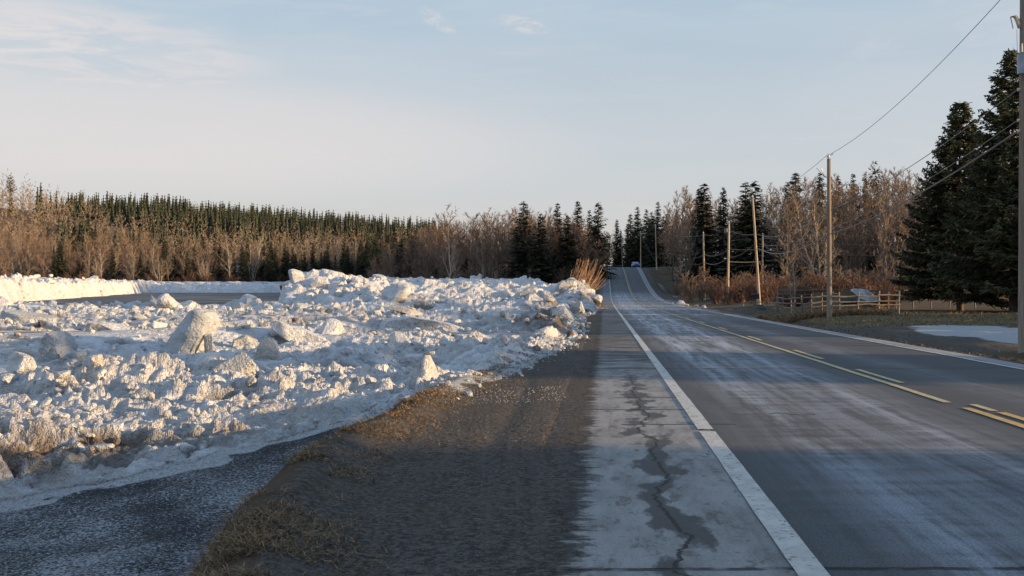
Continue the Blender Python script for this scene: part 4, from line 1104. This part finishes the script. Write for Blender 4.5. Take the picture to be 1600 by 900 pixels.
# --- the two big near spruces
def near_spruce(px, ytop, Y, seed, Rb, label):
    x = at_px(px, Y); z = float(ground(np.array([x]), np.array([Y]))[0]); H = (443 - ytop) / 1600 * Y + EYE - z
    r = np.random.default_rng(seed)
    T = MB(); T.tube([(0, 0, -.4), (.05, 0, H * .3), (0, .05, H * .7), (0, 0, H)], [H * .017, H * .013, H * .006, .012], 8, False)
    P0, P1, W0, W1 = [], [], [], []; bt = MB()
    nw = 46
    for wv in range(nw):
        s = .085 + .905 * (max(0, wv + r.uniform(-.3, .3)) / nw) ** .95; s = min(s, .985)
        for j in range(8 if s < .9 else 5):
            az = r.uniform(0, 6.28); lump = .82 + .3 * vnoise(np.array([az * 1.6 + seed]), np.array([s * 9.0]), seed)[0]
            Lb = H * Rb * ((1 - s) ** .92 * r.uniform(.72, 1.06) * lump + .025)
            if s < .14: Lb *= .85
            rad = np.array([math.cos(az), math.sin(az), 0]); side = np.array([-rad[1], rad[0], 0])
            dr = .42 * (1 - s) - .45 * s + r.uniform(-.1, .1)
            f = lambda q: rad * Lb * q + np.array([0, 0, s * H - dr * Lb * q + (.30 * Lb * q * q)]) + side * .1 * Lb * q * math.sin(az * 7)
            bt.tube([f(0), f(.5), f(1)], [.045 * (1 - s) + .012, .02, .006], 4, False)
            n = max(5, int(Lb / .17))
            for k in range(n):
                q = (k + r.random()) / n; q = .12 + .9 * q
                c = f(q)
                for sg in (-1, 1):
                    l = min(1.0, .30 + .28 * Lb * (1.05 - q)) * r.uniform(.6, 1.2) if q < .93 else .25
                    d = rad * r.uniform(.55, 1.0) + side * sg * r.uniform(.35, 1.0) + np.array([0, 0, r.uniform(-.45, .20)]); d /= np.linalg.norm(d)
                    m_ = 3
                    for kk in range(m_):
                        a = c + d * l * kk / m_; b = c + d * l * (kk + 1.15) / m_ + np.array([0, 0, r.uniform(-.05, .03)])
                        P0.append(a); P1.append(b); W0.append(.062); W1.append(.03)
                        if r.random() < .75:
                            e = b - a; e = e + side * r.normal() * .18 + np.array([0, 0, r.normal() * .10])
                            P0.append(a); P1.append(a + e * 1.1); W0.append(.06); W1.append(.03)
    V, F = ribbons(np.array(P0), np.array(P1), np.array(W0), np.array(W1), seed)
    o = empty('spruce_tree', (x, Y, z))
    link('trunk', mesh_np('trunk', np.vstack(T.V), np.vstack(T.Q), M_SPBARK, True), o)
    link('branches', mesh_np('branches', np.vstack(bt.V), np.vstack(bt.Q), M_SPBARK, False), o)
    link('crown', mesh_np('crown', V, F, M_NEEDN, False), o)
    props(o, label, 'spruce'); return o
near_spruce(1500, 156, 80, 11, .37, 'large dark spruce in the yard, left and shorter of the near pair')
near_spruce(1583, 74, 72, 12, .34, 'tallest dark spruce at the right edge behind the utility pole')

# --- leaning willow stems on the roadside ice pile
def leaning_bush():
    r = np.random.default_rng(5); o = empty('willow_bush', tuple(P(905, 458, 138))); b = MB(); t = MB()
    for i in range(85):
        a = r.uniform(.25, 1.25); L = r.uniform(2.2, 5.6); y0 = r.uniform(-.9, .9); x0 = r.uniform(-2.0, .9)
        pts = [np.array([x0 + L * s * math.cos(a) * (1 - .25 * s), y0 + r.normal() * .1 * s, -.4 + L * s * math.sin(a) + .1 * L * s * s]) for s in (0, .33, .66, 1)]
        b = MB(); b.tube(pts, [.035, .028, .02, .01], 4, False); b.obj('stem', M_ORANGE, o)
        for k in range(4):
            q = pts[2] + (pts[3] - pts[2]) * r.random(); t.tube([q, q + np.array([.3, r.normal() * .15, .3]) * r.uniform(.5, 1.2)], [.012, .006], 3, False)
    t.obj('twigs', M_ORANGE, o)['kind'] = 'stuff'
    props(o, 'tan willow clump bent to the right at the road end of the ice', 'bush')
leaning_bush()

# ------------------------------------------------------------------ utility poles
POLES = {}
def pole(key, xb, yb, xt, yt, Y, m, label, rbase=.16):
    p0 = P(xb, yb, Y); g = float(ground(np.array([p0.x]), np.array([p0.y]))[0])
    top = P(xt, yt, Y); p0.z = g
    o = empty('utility_pole', tuple(p0)); b = MB(); d = np.array(top - p0); L = np.linalg.norm(d)
    b.tube([-d * .03, d * .33, d * .66, d], [rbase, rbase * .88, rbase * .78, rbase * .66], 12)
    b.obj('shaft', m, o, True)
    ins = MB(); ins.tube([d, d + (0, 0, .12)], [.018, .018], 6); ins.tube([d + (0, 0, .1), d + (0, 0, .16), d + (0, 0, .2), d + (0, 0, .3)], [.05, .085, .05, .03], 8)
    ins.obj('insulator', M_CERAM, o, True)
    POLES[key] = (p0, Vector(d)); props(o, label, 'utility pole', 'utility poles along the road'); return o
def att(key, f, dx=0, dz=0):
    p0, d = POLES[key]; return p0 + d * f + Vector((dx, 0, dz))
pA = pole('A', 1600, 540, 1600, -25, 29, M_POLESHADE, 'nearest utility pole, with transformer, cut by the right edge')
pB = pole('B', 1296, 497, 1295, 248, 60, M_POLESHADE, 'tall straight grey utility pole in front of the rail fence')
pC = pole('C', 1187, 465, 1176, 309, 112, M_POLE, 'sunlit utility pole leaning left, tallest of the middle cluster')
pD = pole('D', 1191, 462, 1192, 367, 150, M_POLE, 'thin sunlit pole just right of the leaning one')
pE = pole('E', 1137, 475, 1139, 349, 120, M_POLE, 'bright sunlit utility pole standing left of the leaning one')
pF = pole('F', 1101, 467, 1099, 365, 149, M_POLE, 'grey sunlit pole left of the bright one, beside red brush')
pG = pole('G', 1077, 452, 1076, 385, 215, M_POLESHADE, 'short dark shaded pole in the hollow below the lawn')
pH = pole('H', 1063, 414, 1064, 353, 255, M_POLE, 'thin pole beside the snowy lawn above the bank')
pI = pole('I', 1026, 415, 1024, 352, 248, M_POLE, 'bright pole at the crest, right of the blue car')
pJ = pole('J', 1001, 416, 1001, 363, 268, M_POLE, 'pole on the crest directly behind the blue car')
pK = pole('K', 973, 416, 971, 374, 290, M_POLESHADE, 'leaning pole left of the blue car beyond the crest')
pL = pole('L', 948, 416, 948, 393, 300, M_POLESHADE, 'small pole beyond the crest at the left lane')
pM = pole('M', 937, 418, 936, 399, 262, M_POLESHADE, 'short pole under the last left spruce near the crest')
# hardware of the nearest pole
def on_pole_a():
    p0, d = POLES['A']; o = pA; f = lambda px, py: np.array(P(px, py, 29) - p0)
    c = f(1593, 102) + (-.02, -.28, 0)
    b = MB(); b.tube([c + (0, 0, -.30), c + (0, 0, .27)], [.17, .17], 16); b.tube([c + (0, 0, .27), c + (0, 0, .31)], [.18, .10], 16)
    t = b.obj('transformer', M_METAL, o, True)
    b = MB(); b.tube([c + (-.05, 0, .3), c + (-.05, 0, .55)], [.03, .02], 8); b.obj('bushing', M_CERAM, t, True)
    b = MB(); b.tube([f(1599, 40), f(1590, 33)], [.02, .02], 5); b.tube([f(1598, 25), f(1590, 33)], [.015, .015], 5); b.obj('bracket', M_METAL, o)
    b = MB(); b.tube([f(1586, 25), f(1590, 33), f(1593, 44)], [.05, .06, .05], 8); b.tube([f(1584, 27), f(1587, 25)], [.04, .03], 6); ct = b.obj('cutout', M_CREAM, o, True)
    b = MB(); b.tube([f(1579, 27), f(1583, 45), f(1590, 45)], [.012, .012, .02], 5); b.tube([f(1579, 27), f(1586, 25)], [.02, .02], 5); b.obj('fuse_tube', M_WIRE, ct)
    b = MB(); b.tube([f(1589, 46), f(1589, 62), f(1590, 90)], [.006, .006, .006], 4); b.obj('lead_wire', M_WIRE, o)
    b = MB()
    for yy in (140, 188, 205): b.tube([f(1590, yy), f(1599, yy - 1)], [.05, .03], 6)
    b.obj('wire_clamp', M_CREAM, o)
on_pole_a()
def on_pole_b():
    p0, d = POLES['B']; f = lambda px, py: np.array(P(px, py, 60) - p0)
    b = MB(); b.tube([f(1292, 247), f(1302, 240)], [.03, .03], 5); b.tube([f(1298, 250), f(1292, 244)], [.03, .03], 5); b.obj('top_bracket', M_METAL, pB)
    b = MB(); b.tube([f(1276, 262), f(1288, 276)], [.03, .03], 5); b.tube([f(1283, 263), f(1288, 276)], [.03, .03], 5); b.tube([f(1288, 276), f(1295, 278)], [.03, .03], 5); b.obj('cutout', M_METAL, pB)
on_pole_b()
o = MB(); 
p0, d = POLES['E']; f = lambda px, py: np.array(P(px, py, 120) - p0)
b = MB(); b.tube([f(1134.5, 357), f(1134.5, 363)], [.2, .2], 10); b.obj('transformer', M_METAL, pE, True)
p0, d = POLES['J']; f = lambda px, py: np.array(P(px, py, 268) - p0)
b = MB(); b.tube([f(998.6, 366), f(998.6, 369)], [.25, .25], 8); b.obj('transformer', M_METAL, pJ, True)

def wire(a, b, sag, r, label, m=M_WIRE, name='power_line'):
    a, b = Vector(a), Vector(b); n = 14
    pts = [a.lerp(b, i / n) - Vector((0, 0, sag * 4 * (i / n) * (1 - i / n))) for i in range(n + 1)]
    mb = MB(); mb.tube([tuple(p) for p in pts], [r] * (n + 1), 4, False); mb.obj(name, m).__class__
    o = C.objects[-1] if False else bpy.context.scene.objects[-1]
    return o
def wire(a, b, sag, r, label, m=M_WIRE):
    a, b = Vector(a), Vector(b); n = 14
    pts = [a.lerp(b, i / n) - Vector((0, 0, sag * 4 * (i / n) * (1 - i / n))) for i in range(n + 1)]
    mb = MB(); mb.tube([tuple(p) for p in pts], [r] * (n + 1), 4, False)
    return props(mb.obj('power_line', m), label, 'power line')
wire(att('A', 1.0, 0, .3), att('B', 1.0, .05, .25), .55, .014, 'top power line climbing from the grey fence pole to the upper right corner')
wire(att('A', 1.0, 0, .3), P(1640, -60, 20), .0, .012, 'short power line leaving the nearest pole at the top right corner')
wire(P(1590, 140, 29), P(1295, 329, 60), .35, .016, 'upper of three lines between the nearest pole and the fence pole', M_WIREP)
wire(P(1590, 188, 29), P(1295, 357, 60), .35, .012, 'middle of three lines between the nearest pole and the fence pole', M_WIREP)
wire(P(1590, 205, 29), P(1295, 366, 60), .38, .028, 'thickest lowest line between the nearest pole and the fence pole', M_WIREP)
wire(att('B', 1.0, -.05, .25), att('C', .99), .6, .016, 'thin top line from the fence pole to the leaning pole')
wire(P(1295, 329, 60), P(1184, 366, 112), .8, .022, 'upper line from the fence pole down to the leaning pole', M_WIREP)
wire(P(1295, 357, 60), P(1186, 381, 112), .5, .018, 'middle line from the fence pole to the leaning pole', M_WIREP)
wire(P(1295, 366, 60), P(1186, 389, 112), .8, .040, 'thick sagging cable from the fence pole to the leaning pole', M_WIREP)
wire(P(1184, 366, 112), P(1140, 360, 120), .25, .022, 'short upper cable joining the leaning pole and the bright pole', M_WIREP)
wire(P(1186, 389, 112), P(1139, 389, 120), .1, .022, 'short lower cable joining the leaning pole and the bright pole', M_WIREP)
wire(att('C', .98), att('E', .99), .3, .018, 'slack top line between the leaning and the bright pole')
wire(att('E', .99), att('F', .99), .6, .022, 'top line from the bright pole to the grey pole at its left')
wire(P(1138, 390, 120), P(1100, 397, 149), .5, .03, 'upper cable from the bright pole to the grey pole at its left', M_WIREP)
wire(P(1138, 402, 120), P(1100, 409, 149), .6, .03, 'lower cable from the bright pole to the grey pole at its left', M_WIREP)
wire(P(1100, 397, 149), P(1077, 400, 215), .5, .03, 'upper cable from the grey pole into the hollow', M_WIREP)
wire(P(1100, 409, 149), P(1077, 410, 215), .5, .03, 'lower cable from the grey pole into the hollow', M_WIREP)
wire(P(1192, 372, 150), P(1640, 375, 150), 1.0, .03, 'long faint line running right from the thin pole in front of the wood', M_WIREP)
wire(P(1192, 391, 150), P(1640, 397, 150), .6, .03, 'second long faint line running right before the wood', M_WIREP)
wire(P(1192, 408, 150), P(1140, 409, 120), .1, .02, 'flat cable from the thin pole to the bright pole', M_WIREP)
wire(P(1182, 395, 112), P(1164, 443, 122), 0, .02, 'left guy wire of the leaning pole')
wire(P(1183, 397, 112), P(1170, 444, 122), 0, .02, 'right guy wire of the leaning pole')
wire(P(1139, 402, 120), P(1184, 375, 112), .5, .022, 'slanting service line crossing between the bright and leaning poles', M_WIREP)
wire(att('I', .97), att('J', .97), .4, .03, 'top line between the two bright poles on the crest')
wire(P(1003, 370, 268), P(1026, 410, 248), .4, .025, 'slanting wire sloping down right from the pole behind the car')
wire(att('J', .97), att('K', .97), .5, .03, 'line from the pole behind the car to the leaning far pole')
wire(att('F', .97), att('I', .97), 1.0, .025, 'long line from the grey pole up to the crest pole')

# ------------------------------------------------------------------ rail fences
def seg_mesh(a, b, r0, r1, k=6, seed=0):
    a, b = np.array(a), np.array(b); r = np.random.default_rng(seed); m = (a + b) / 2 + r.normal(size=3) * np.array([.02, .02, .02])
    mb = MB(); mb.tube([a, m, b], [r0, (r0 + r1) / 2 * r.uniform(.9, 1.1), r1], k); return mb
def fence(name, pts, hpost, rails, label, m=M_RAIL, lean=.08, rr=.055):
    p0 = pts[0]; o = empty(name, tuple(p0)); k = 0
    ps = [Vector(p) - Vector(p0) for p in pts]
    for i, p in enumerate(ps):
        l = Vector((random.uniform(-lean, lean), random.uniform(-lean, lean), hpost * random.uniform(.92, 1.1)))
        seg_mesh(p - Vector((0, 0, .3)), p + l, .065, .05, 6, i).obj('post', m, o)
    for h in rails:
        for i in range(len(ps) - 1):
            a, b = ps[i], ps[i + 1]; e = (b - a) * .06
            j = lambda: random.uniform(-.035, .035)
            seg_mesh(a - e + Vector((j(), -.09, h + j())), b + e + Vector((j(), -.09, h + j())), rr, rr * .8, 6, int(h * 50) + i).obj('rail', m, o)
    return props(o, label, 'fence')
def gpt(px, Y, dz=0):
    x = at_px(px, Y); return (x, Y, float(ground(np.array([x]), np.array([Y]))[0]) + dz)
fence('rail_fence', [gpt(px, Y) for px, Y in ((1213, 79), (1222, 73), (1236, 69), (1252, 67), (1268, 66), (1284, 66), (1312, 66), (1340, 66), (1373, 66), (1404, 66))], 1.35, (.55, .80, 1.15), 'weathered grey rail fence with leaning posts behind the grey pole')
fence('rail_fence', [gpt(px, 86) for px in (1216, 1242, 1270, 1300, 1330, 1360, 1388)], 1.7, (1.25, 1.6), 'taller back rail fence whose brown top rails show above the front one', M_RAIL)
fence('rail_fence', [gpt(px, 88) for px in (1400, 1427, 1455, 1483, 1524, 1570, 1615)], 1.75, (.8, 1.25, 1.6), 'dark rail fence seen beneath the boughs of the big spruces', M_RAIL)
fence('rail_fence', [gpt(px, Y) for px, Y in ((1160, 92), (1180, 90), (1200, 84), (1213, 80))], .9, (.7,), 'low broken rail running left from the fence corner', M_RAIL, .2)
b = MB(); q = np.array(gpt(1583, 78)); b.tube([q - (0, 0, .3), q + (0, 0, 1.9)], [.09, .08], 7); props(b.obj('fence_post', M_BIRCH), 'pale bare post under the tallest spruce', 'post')

# hay pile with tarps
def mound(c, r, seed, zs=1.0, n=24, ns=1.5):
    ii, jj = np.meshgrid(np.linspace(0, 1, 10), np.arange(n)); th = jj * 2 * math.pi / n
    rad = ii * (1 + .7 * (fbm(np.cos(th) * 1.5 + 5, np.sin(th) * 1.5 + 5, seed, 3) - .5))
    X = np.cos(th) * rad * r[0]; Y = np.sin(th) * rad * r[1]; Z = zs * (1 - ii ** 1.6) * (1 + ns * (fbm(X * 1.4 + 9, Y * 1.4 + 9, seed + 2, 4) - .5)) - .05
    V = np.stack([X + c[0], Y + c[1], Z + c[2]], 2).reshape(-1, 3); F = []
    for j in range(n):
        for i in range(9): F.append((j * 10 + i, j * 10 + i + 1, ((j + 1) % n) * 10 + i + 1, ((j + 1) % n) * 10 + i))
    return V, np.array(F)
def hay(px, Y, r, h, label, tarp, tz):
    g = gpt(px, Y); o = empty('hay_pile', g)
    V, F = mound((0, 0, 0), r, int(px), h); link('hay', mesh_np('hay', V, F, M_HAY, True), o)
    V, F = mound((.12 * r[0], -.05, .10 + h * (1 - tz) * .8), (r[0] * .72, r[1] * .72), int(px) + 1, h * (tz + .1), 24, .6 if tarp == M_TARPW else 1.3); link('tarp', mesh_np('tarp', V, F, tarp, False), o)
    return props(o, label, 'hay pile')
hay(1318, 76, (1.9, 1.5), 1.25, 'brown hay heap inside the rail fence under a crumpled tarp', M_TARPD, .35)
hay(1338, 80, (2.2, 1.5), 1.6, 'larger heap inside the fence under a white sheet', M_TARPW, .55)
hay(1287, 84, (2.2, 1.3), 1.2, 'low dark covered heap behind the grey pole', M_TARPD, .8)
hay(1172, 88, (3.0, 1.4), .45, 'low dark tarped heap beside the mailbox', M_TARPD, .8)
# mailbox
g = gpt(1180, 80, 0); g = (g[0], g[1], g[2]); o = empty('mailbox', g)
b = MB(); b.box((0, 0, .55), (.2, .2, 1.2)); b.obj('post', M_RAIL, o)
b = MB(); b.box((0, -.05, 1.22), (.55, .35, .28)); b.tube([(-.275, -.05, 1.34), (.275, -.05, 1.34)], [.175, .175], 12); b.obj('box', M_BOX, o)
props(o, 'black mailbox on a short wooden post at the right roadside', 'mailbox')
# grey stick of drift at the roadside and snow lumps
for i, (px, Y, s) in enumerate(((1065, 118, .55), (1073, 115, .35), (1088, 112, .4), (1100, 108, .28), (1048, 122, .35), (1040, 128, .3))):
    g = gpt(px, Y); ob = block((g[0], g[1], g[2] + s * .3), (s, s * .7, s * .8), (0, .3, i), BL[i], 'small white snow lump at the right roadside past the mailbox', 'snow lumps at the right roadside', 'snow_lump', 'snow lump')

# ------------------------------------------------------------------ car
def car():
    Y = 266; x = at_px(993, Y); z = float(zroad(Y)); o = empty('car', (x, Y, z - .02), 0.02)
    W_, L_ = 1.8, 4.4
    def loft(secs, name, m):
        V = []; n = len(secs[0][1])
        for y, ring in secs: V += [(a, y, b) for a, b in ring]
        F = [(i * n + j, i * n + (j + 1) % n, (i + 1) * n + (j + 1) % n, (i + 1) * n + j) for i in range(len(secs) - 1) for j in range(n)]
        me = bpy.data.meshes.new(name); F += [tuple(range(n))[::-1], tuple((len(secs) - 1) * n + j for j in range(n))]
        me.from_pydata(V, [], F); me.materials.append(m); return link(name, me, o)
    def ring(w, z0, z1, in_=.88): return [(-w, z0), (w, z0), (w * 1.02, (z0 + z1) / 2), (w * in_, z1), (-w * in_, z1), (-w * 1.02, (z0 + z1) / 2)]
    bd = loft([(-2.2, ring(.78, .35, .80)), (-2.0, ring(.88, .22, .92)), (-.9, ring(.9, .20, .98)), (1.2, ring(.9, .20, .98)), (2.0, ring(.88, .22, .95)), (2.2, ring(.8, .35, .85))], 'body', M_CARB)
    loft([(-1.0, ring(.78, .96, 1.0, .95)), (-.35, ring(.74, .96, 1.42, .80)), (.9, ring(.74, .96, 1.44, .80)), (1.7, ring(.78, .94, 1.0, .95))], 'window_glass', M_GLASS)
    b = MB(); b.box((0, .3, 1.45), (1.15, 1.3, .05)); b.obj('roof', M_CARB, o)
    for sx in (-1, 1):
        for yy in (-1.35, 1.35):
            b = MB(); b.tube([(sx * .70, yy, .32), (sx * .92, yy, .32)], [.32, .32], 18); wh = b.obj('wheel', M_TYRE, o)
            b = MB(); b.tube([(sx * .92, yy, .32), (sx * .935, yy, .32)], [.19, .17], 12); b.obj('rim', M_METAL, wh)
        b = MB(); b.box((sx * .66, -2.17, .70), (.28, .12, .14)); b.obj('headlight', M_LAMP, o)
        b = MB(); b.box((sx * .98, -.75, 1.0), (.16, .1, .12)); b.obj('mirror', M_CARB, o)
    props(o, 'small dark blue car on the crest of the road', 'car')
car()

# ------------------------------------------------------------------ dead grass, stubble and stones
def blades(x, y, z, L, wdt, lean, seed, name, m, label):
    r = np.random.default_rng(seed); n = len(x); az = r.uniform(0, 6.28, n); ln = r.uniform(lean[0], lean[1], n)
    d = np.stack([np.cos(az) * np.sin(ln), np.sin(az) * np.sin(ln), np.cos(ln)], 1)
    s = np.stack([-np.sin(az + r.normal(size=n) * .6), np.cos(az), r.normal(size=n) * .3], 1)
    p = np.stack([x, y, z - .01], 1); p1 = p + d * (L * .55)[:, None]; d2 = d + np.stack([np.cos(az) * .5, np.sin(az) * .5, -.45 + 0 * az], 1); d2 /= np.linalg.norm(d2, axis=1)[:, None]
    p2 = p1 + d2 * (L * .5)[:, None]; w_ = wdt[:, None]
    V = np.stack([p - s * w_, p + s * w_, p1 + s * w_ * .8, p1 - s * w_ * .8, p2 + s * w_ * .2, p2 - s * w_ * .2], 1).reshape(-1, 3)
    i = np.arange(n)[:, None] * 6; F = np.concatenate([i + np.array([[0, 1, 2, 3]]), i + np.array([[3, 2, 4, 5]])], 0)
    props(link(name, mesh_np(name, V, F, m, False)), label, None, None, 'stuff')
def clumpy(n, fx, thr=(.42, .62), sc=1.6, seed=5):
    x, y = fx(n); k = rng.random(len(x)) < sst(fbm(x * sc, y * sc, seed, 3), *thr); return x[k], y[k]
def berm_pts(n):
    y = 4.2 * (70 / 4.2) ** (rng.random(n) ** .9); u = crest_u(y) + .10 + rng.normal(size=n) * .24 + np.abs(rng.normal(size=n)) * .22 * (rng.random(n) < .4)
    x = u + ROADS * y; k = ice_in(x, y) < .05; return x[k], y[k]
x, y = clumpy(70000, berm_pts, (.36, .58), 2.4)
blades(x, y, ground(x, y), rng.uniform(.03, .13, len(x)), rng.uniform(.0012, .003, len(x)) * (1 + y * .05), (.6, 1.55), 21, 'dead_grass', M_GRASS, 'dead matted grass along the left road edge')
def yard_pts(n):
    y = rng.uniform(47, 72, n); u = rng.uniform(9.8, 34, n); x = u + ROADS * y; return x, y
x, y = clumpy(16000, yard_pts, (.3, .6), .7)
blades(x, y, ground(x, y), rng.uniform(.08, .22, len(x)), rng.uniform(.012, .022, len(x)), (.2, 1.3), 22, 'yard_grass', M_GRASSG, 'dead olive grass of the yard by the spruces')
def ditch_pts(n):
    y = rng.uniform(18, 60, n); u = 10.4 + rng.normal(size=n) * .45; return u + ROADS * y, y
x, y = clumpy(9000, ditch_pts, (.35, .6), .8)
blades(x, y, ground(x, y), rng.uniform(.08, .24, len(x)), rng.uniform(.008, .014, len(x)), (.3, 1.4), 23, 'ditch_grass', M_GRASS, 'dry grass along the ditch right of the road')
def fence_pts(n):
    y = rng.uniform(61, 67, n); x = y * rng.uniform(.24, .37, n); return x, y
x, y = clumpy(14000, fence_pts, (.25, .55), .7)
blades(x, y, ground(x, y), rng.uniform(.2, .55, len(x)), rng.uniform(.012, .02, len(x)), (.1, 1.0), 24, 'tall_dead_grass', M_GRASS, 'tall dead weeds along the foot of the rail fence')
# frosted stubble of the low terrace
m, g = mat('frosted_stubble'); n_ = g.noise(g.pos, 35, 3, .7)
base(g, g.mix(g.ramp(n_, .42, .58), (.05, .047, .045), (.50, .53, .58)), .8, .3)
def terr_pts(n):
    y = 5 * (15.5 / 5) ** (rng.random(n) ** .8); x = rng.uniform(-.66, -.12, n) * y; u = x - ROADS * y; k = (u < crest_u(y) - .45) & (ice_in(x, y) < .1); return x[k], y[k]
x, y = terr_pts(36000)
blades(x, y, ground(x, y), rng.uniform(.015, .05, len(x)), rng.uniform(.0025, .006, len(x)), (1.0, 1.55), 25, 'frosted_stubble', m, 'frosted crushed grass on the low terrace')
# stones
lowst = [chunk(1, 800 + i, .8, 6, .1) for i in range(6)]
def stones(x, y, size, name, label, m=M_STONE):
    z = ground(x, y); M = rotm(len(x)); which = rng.integers(0, 6, len(x)); Vs, Fs, n = [], [], 0
    for i, (V, F) in enumerate(lowst):
        s = np.where(which == i)[0]
        W_ = np.einsum('nij,vj->nvi', M[s], V) * size[s][:, None, None] + np.stack([x[s], y[s], z[s] + .2 * size[s]], 1)[:, None]
        Vs.append(W_.reshape(-1, 3)); Fs.append((F[None] + (np.arange(len(s)) * len(V))[:, None, None] + n).reshape(-1, 3)); n += len(s) * len(V)
    props(link(name, mesh_np(name, np.vstack(Vs), np.vstack(Fs), m, False)), label, None, None, 'stuff')
n = 6000; y = 4.5 * (40 / 4.5) ** rng.random(n); u = rng.uniform(-2.6, -.35, n) * (.6 + .4 * rng.random(n))
stones(u + ROADS * y, y, rng.uniform(.002, .011, n) * rng.uniform(.4, 1, n) * (1 + y * .02), 'gravel', 'loose gravel on the left shoulder')
y = rng.uniform(9, 75, 5000); x = np.where(rng.random(5000) < .5, rng.uniform(-.62, -.05, 5000) * y, ice_ue(y) + ROADS * y + rng.uniform(-.6, .9, 5000))
ii_ = ice_in(x, y); kk_ = (ii_ < .15) & (ii_ > -.9) & (rng.random(5000) < np.exp(ii_ * 2.2)); x, y = x[kk_], y[kk_]
stones(x, y, (.012 + .07 * rng.random(len(x)) ** 3) * (1 + y * .012), 'ice_crumbs', 'crumbs and small lumps of ice fallen in front of the jam', M_ICEB)
n = 500; y = rng.uniform(14.2, 16.6, n); u = rng.uniform(-2.6, -.5, n)
m, g = mat('salt_grit'); base(g, (.34, .32, .30), .8)
stones(u + ROADS * y, y, rng.uniform(.004, .011, n), 'ice_grit', 'crumbs of ice on the gravel shoulder', m)

# ------------------------------------------------------------------ labels by place
def ordn(k): return f"{k}{'th' if 10 < k % 100 < 14 else {1: 'st', 2: 'nd', 3: 'rd'}.get(k % 10, 'th')}"
def relabel(group, kinds, zones, depths):
    """kinds: label-start -> short phrase; zones: (px limit, phrase); depths: (distance limit, phrase)"""
    b = {}
    for o in bpy.data.objects:
        if o.get('group') != group: continue
        x, y, z = o.location
        if y <= 0: continue
        px = 800 + 1600 * x / y
        kd = next((v for k, v in kinds if o['label'].startswith(k)), None)
        if kd is None: continue
        zn = next(p for l, p in zones if px < l); dp = next(p for l, p in depths if y < l)
        b.setdefault((kd, zn, dp), []).append((px, o))
    for (kd, zn, dp), l in b.items():
        l.sort(key=lambda t: t[0])
        for i, (px, o) in enumerate(l):
            a = ordn(i + 1) + ' ' if len(l) > 1 else ''
            t = f"{a}{kd} {'from left ' if len(l) > 1 else ''}{dp} {zn}"
            o['label'] = ' '.join(t.split())
E9 = 1e9
relabel(CENTRE, (('bare brown', 'bare hardwood'), ('slim', 'slim poplar'), ('pale birch', 'pale birch'), ('understorey', 'small dark spruce')),
        ((705, 'left of the white birch'), (818, 'left of the tallest spruce'), (E9, 'right of the tallest spruce')),
        ((219, 'in front row'), (230, 'in second row'), (244, 'in third row'), (E9, 'at the back')))
relabel('trees in the wood right of the road', (('bare brown', 'bare hardwood'), ('slim', 'slim poplar'), ('pale birch', 'pale birch'), ('spruce', 'half hidden spruce')),
        ((1180, 'left of the leaning pole'), (1296, 'between leaning pole and grey pole'), (1420, 'between grey pole and yard spruces'), (E9, 'behind the big yard spruces')),
        ((158, 'in front row'), (174, 'in second row'), (191, 'in third row'), (E9, 'at the back')))
relabel('trees beyond the road crest', (('dark spruce', 'dark spruce'), ('dark bare', 'bare tree')), ((E9, 'closing the view beyond the crest'),), ((320, 'in front'), (E9, 'farther back')))
for sfx, k0, kd in ((', spruces', 'dark spruce', 'dark spruce'), (', birches', 'pale', 'pale birch'), (', poplars', 'slim', 'slim poplar'), (', hardwoods', 'spreading', 'spreading bare tree')):
    relabel(HL + sfx, ((k0, kd),), ((155, 'above the bright ice wall'), (300, 'left half of far bank'), (440, 'right half of far bank'), (E9, 'behind the tall ice pile')),
            ((285, 'at the waterline'), (310, 'low on the hillside'), (345, 'partway up the hillside'), (E9, 'high on the hillside')))
for gname, kd in (('ice lumps nearest the gravel', 'rough ice lump'), ('ice lumps in mid river', 'rough ice lump'), ('ice lumps in the far ridges', 'distant ice lump')):
    relabel(gname, (('rough', kd), ('distant', kd)), ((262, 'left of largest slab'), (440, 'right of largest slab'), (660, 'right of tilted plate'), (E9, 'beside the road')),
            ((16, 'on the near sunlit ridge'), (22, 'behind the near ridge'), (28, 'in the shaded trough'), (42, 'level with the slab'), (60, 'behind the slab'), (75, 'before the far ridges'), (115, 'on the bright ridge'), (E9, 'in the farthest ice')))
for gname, k0, kd, zn in (('brush at the foot of the left wood', 'grey', 'brown bush', 'at foot of the left wood'), ('brush in front of the right wood', 'grey', 'grey bush', 'before the right wood'),
                      ('brush on the road bank', 'low', 'low grey bush', 'on bank below the lawn'), ('red bushes between the poles', 'orange', 'reddish bush', 'between the roadside poles'),
                      ('rust red bushes behind the fence', 'dense', 'rust red bush', 'behind the rail fence'), ('brush along the far bank', 'rusty', 'rusty bush', 'along the far bank'), ('snow lumps at the right roadside', 'small', 'small snow lump', 'at the right roadside')):
    relabel(gname, ((k0, kd),), ((E9, zn),), ((E9, ''),))
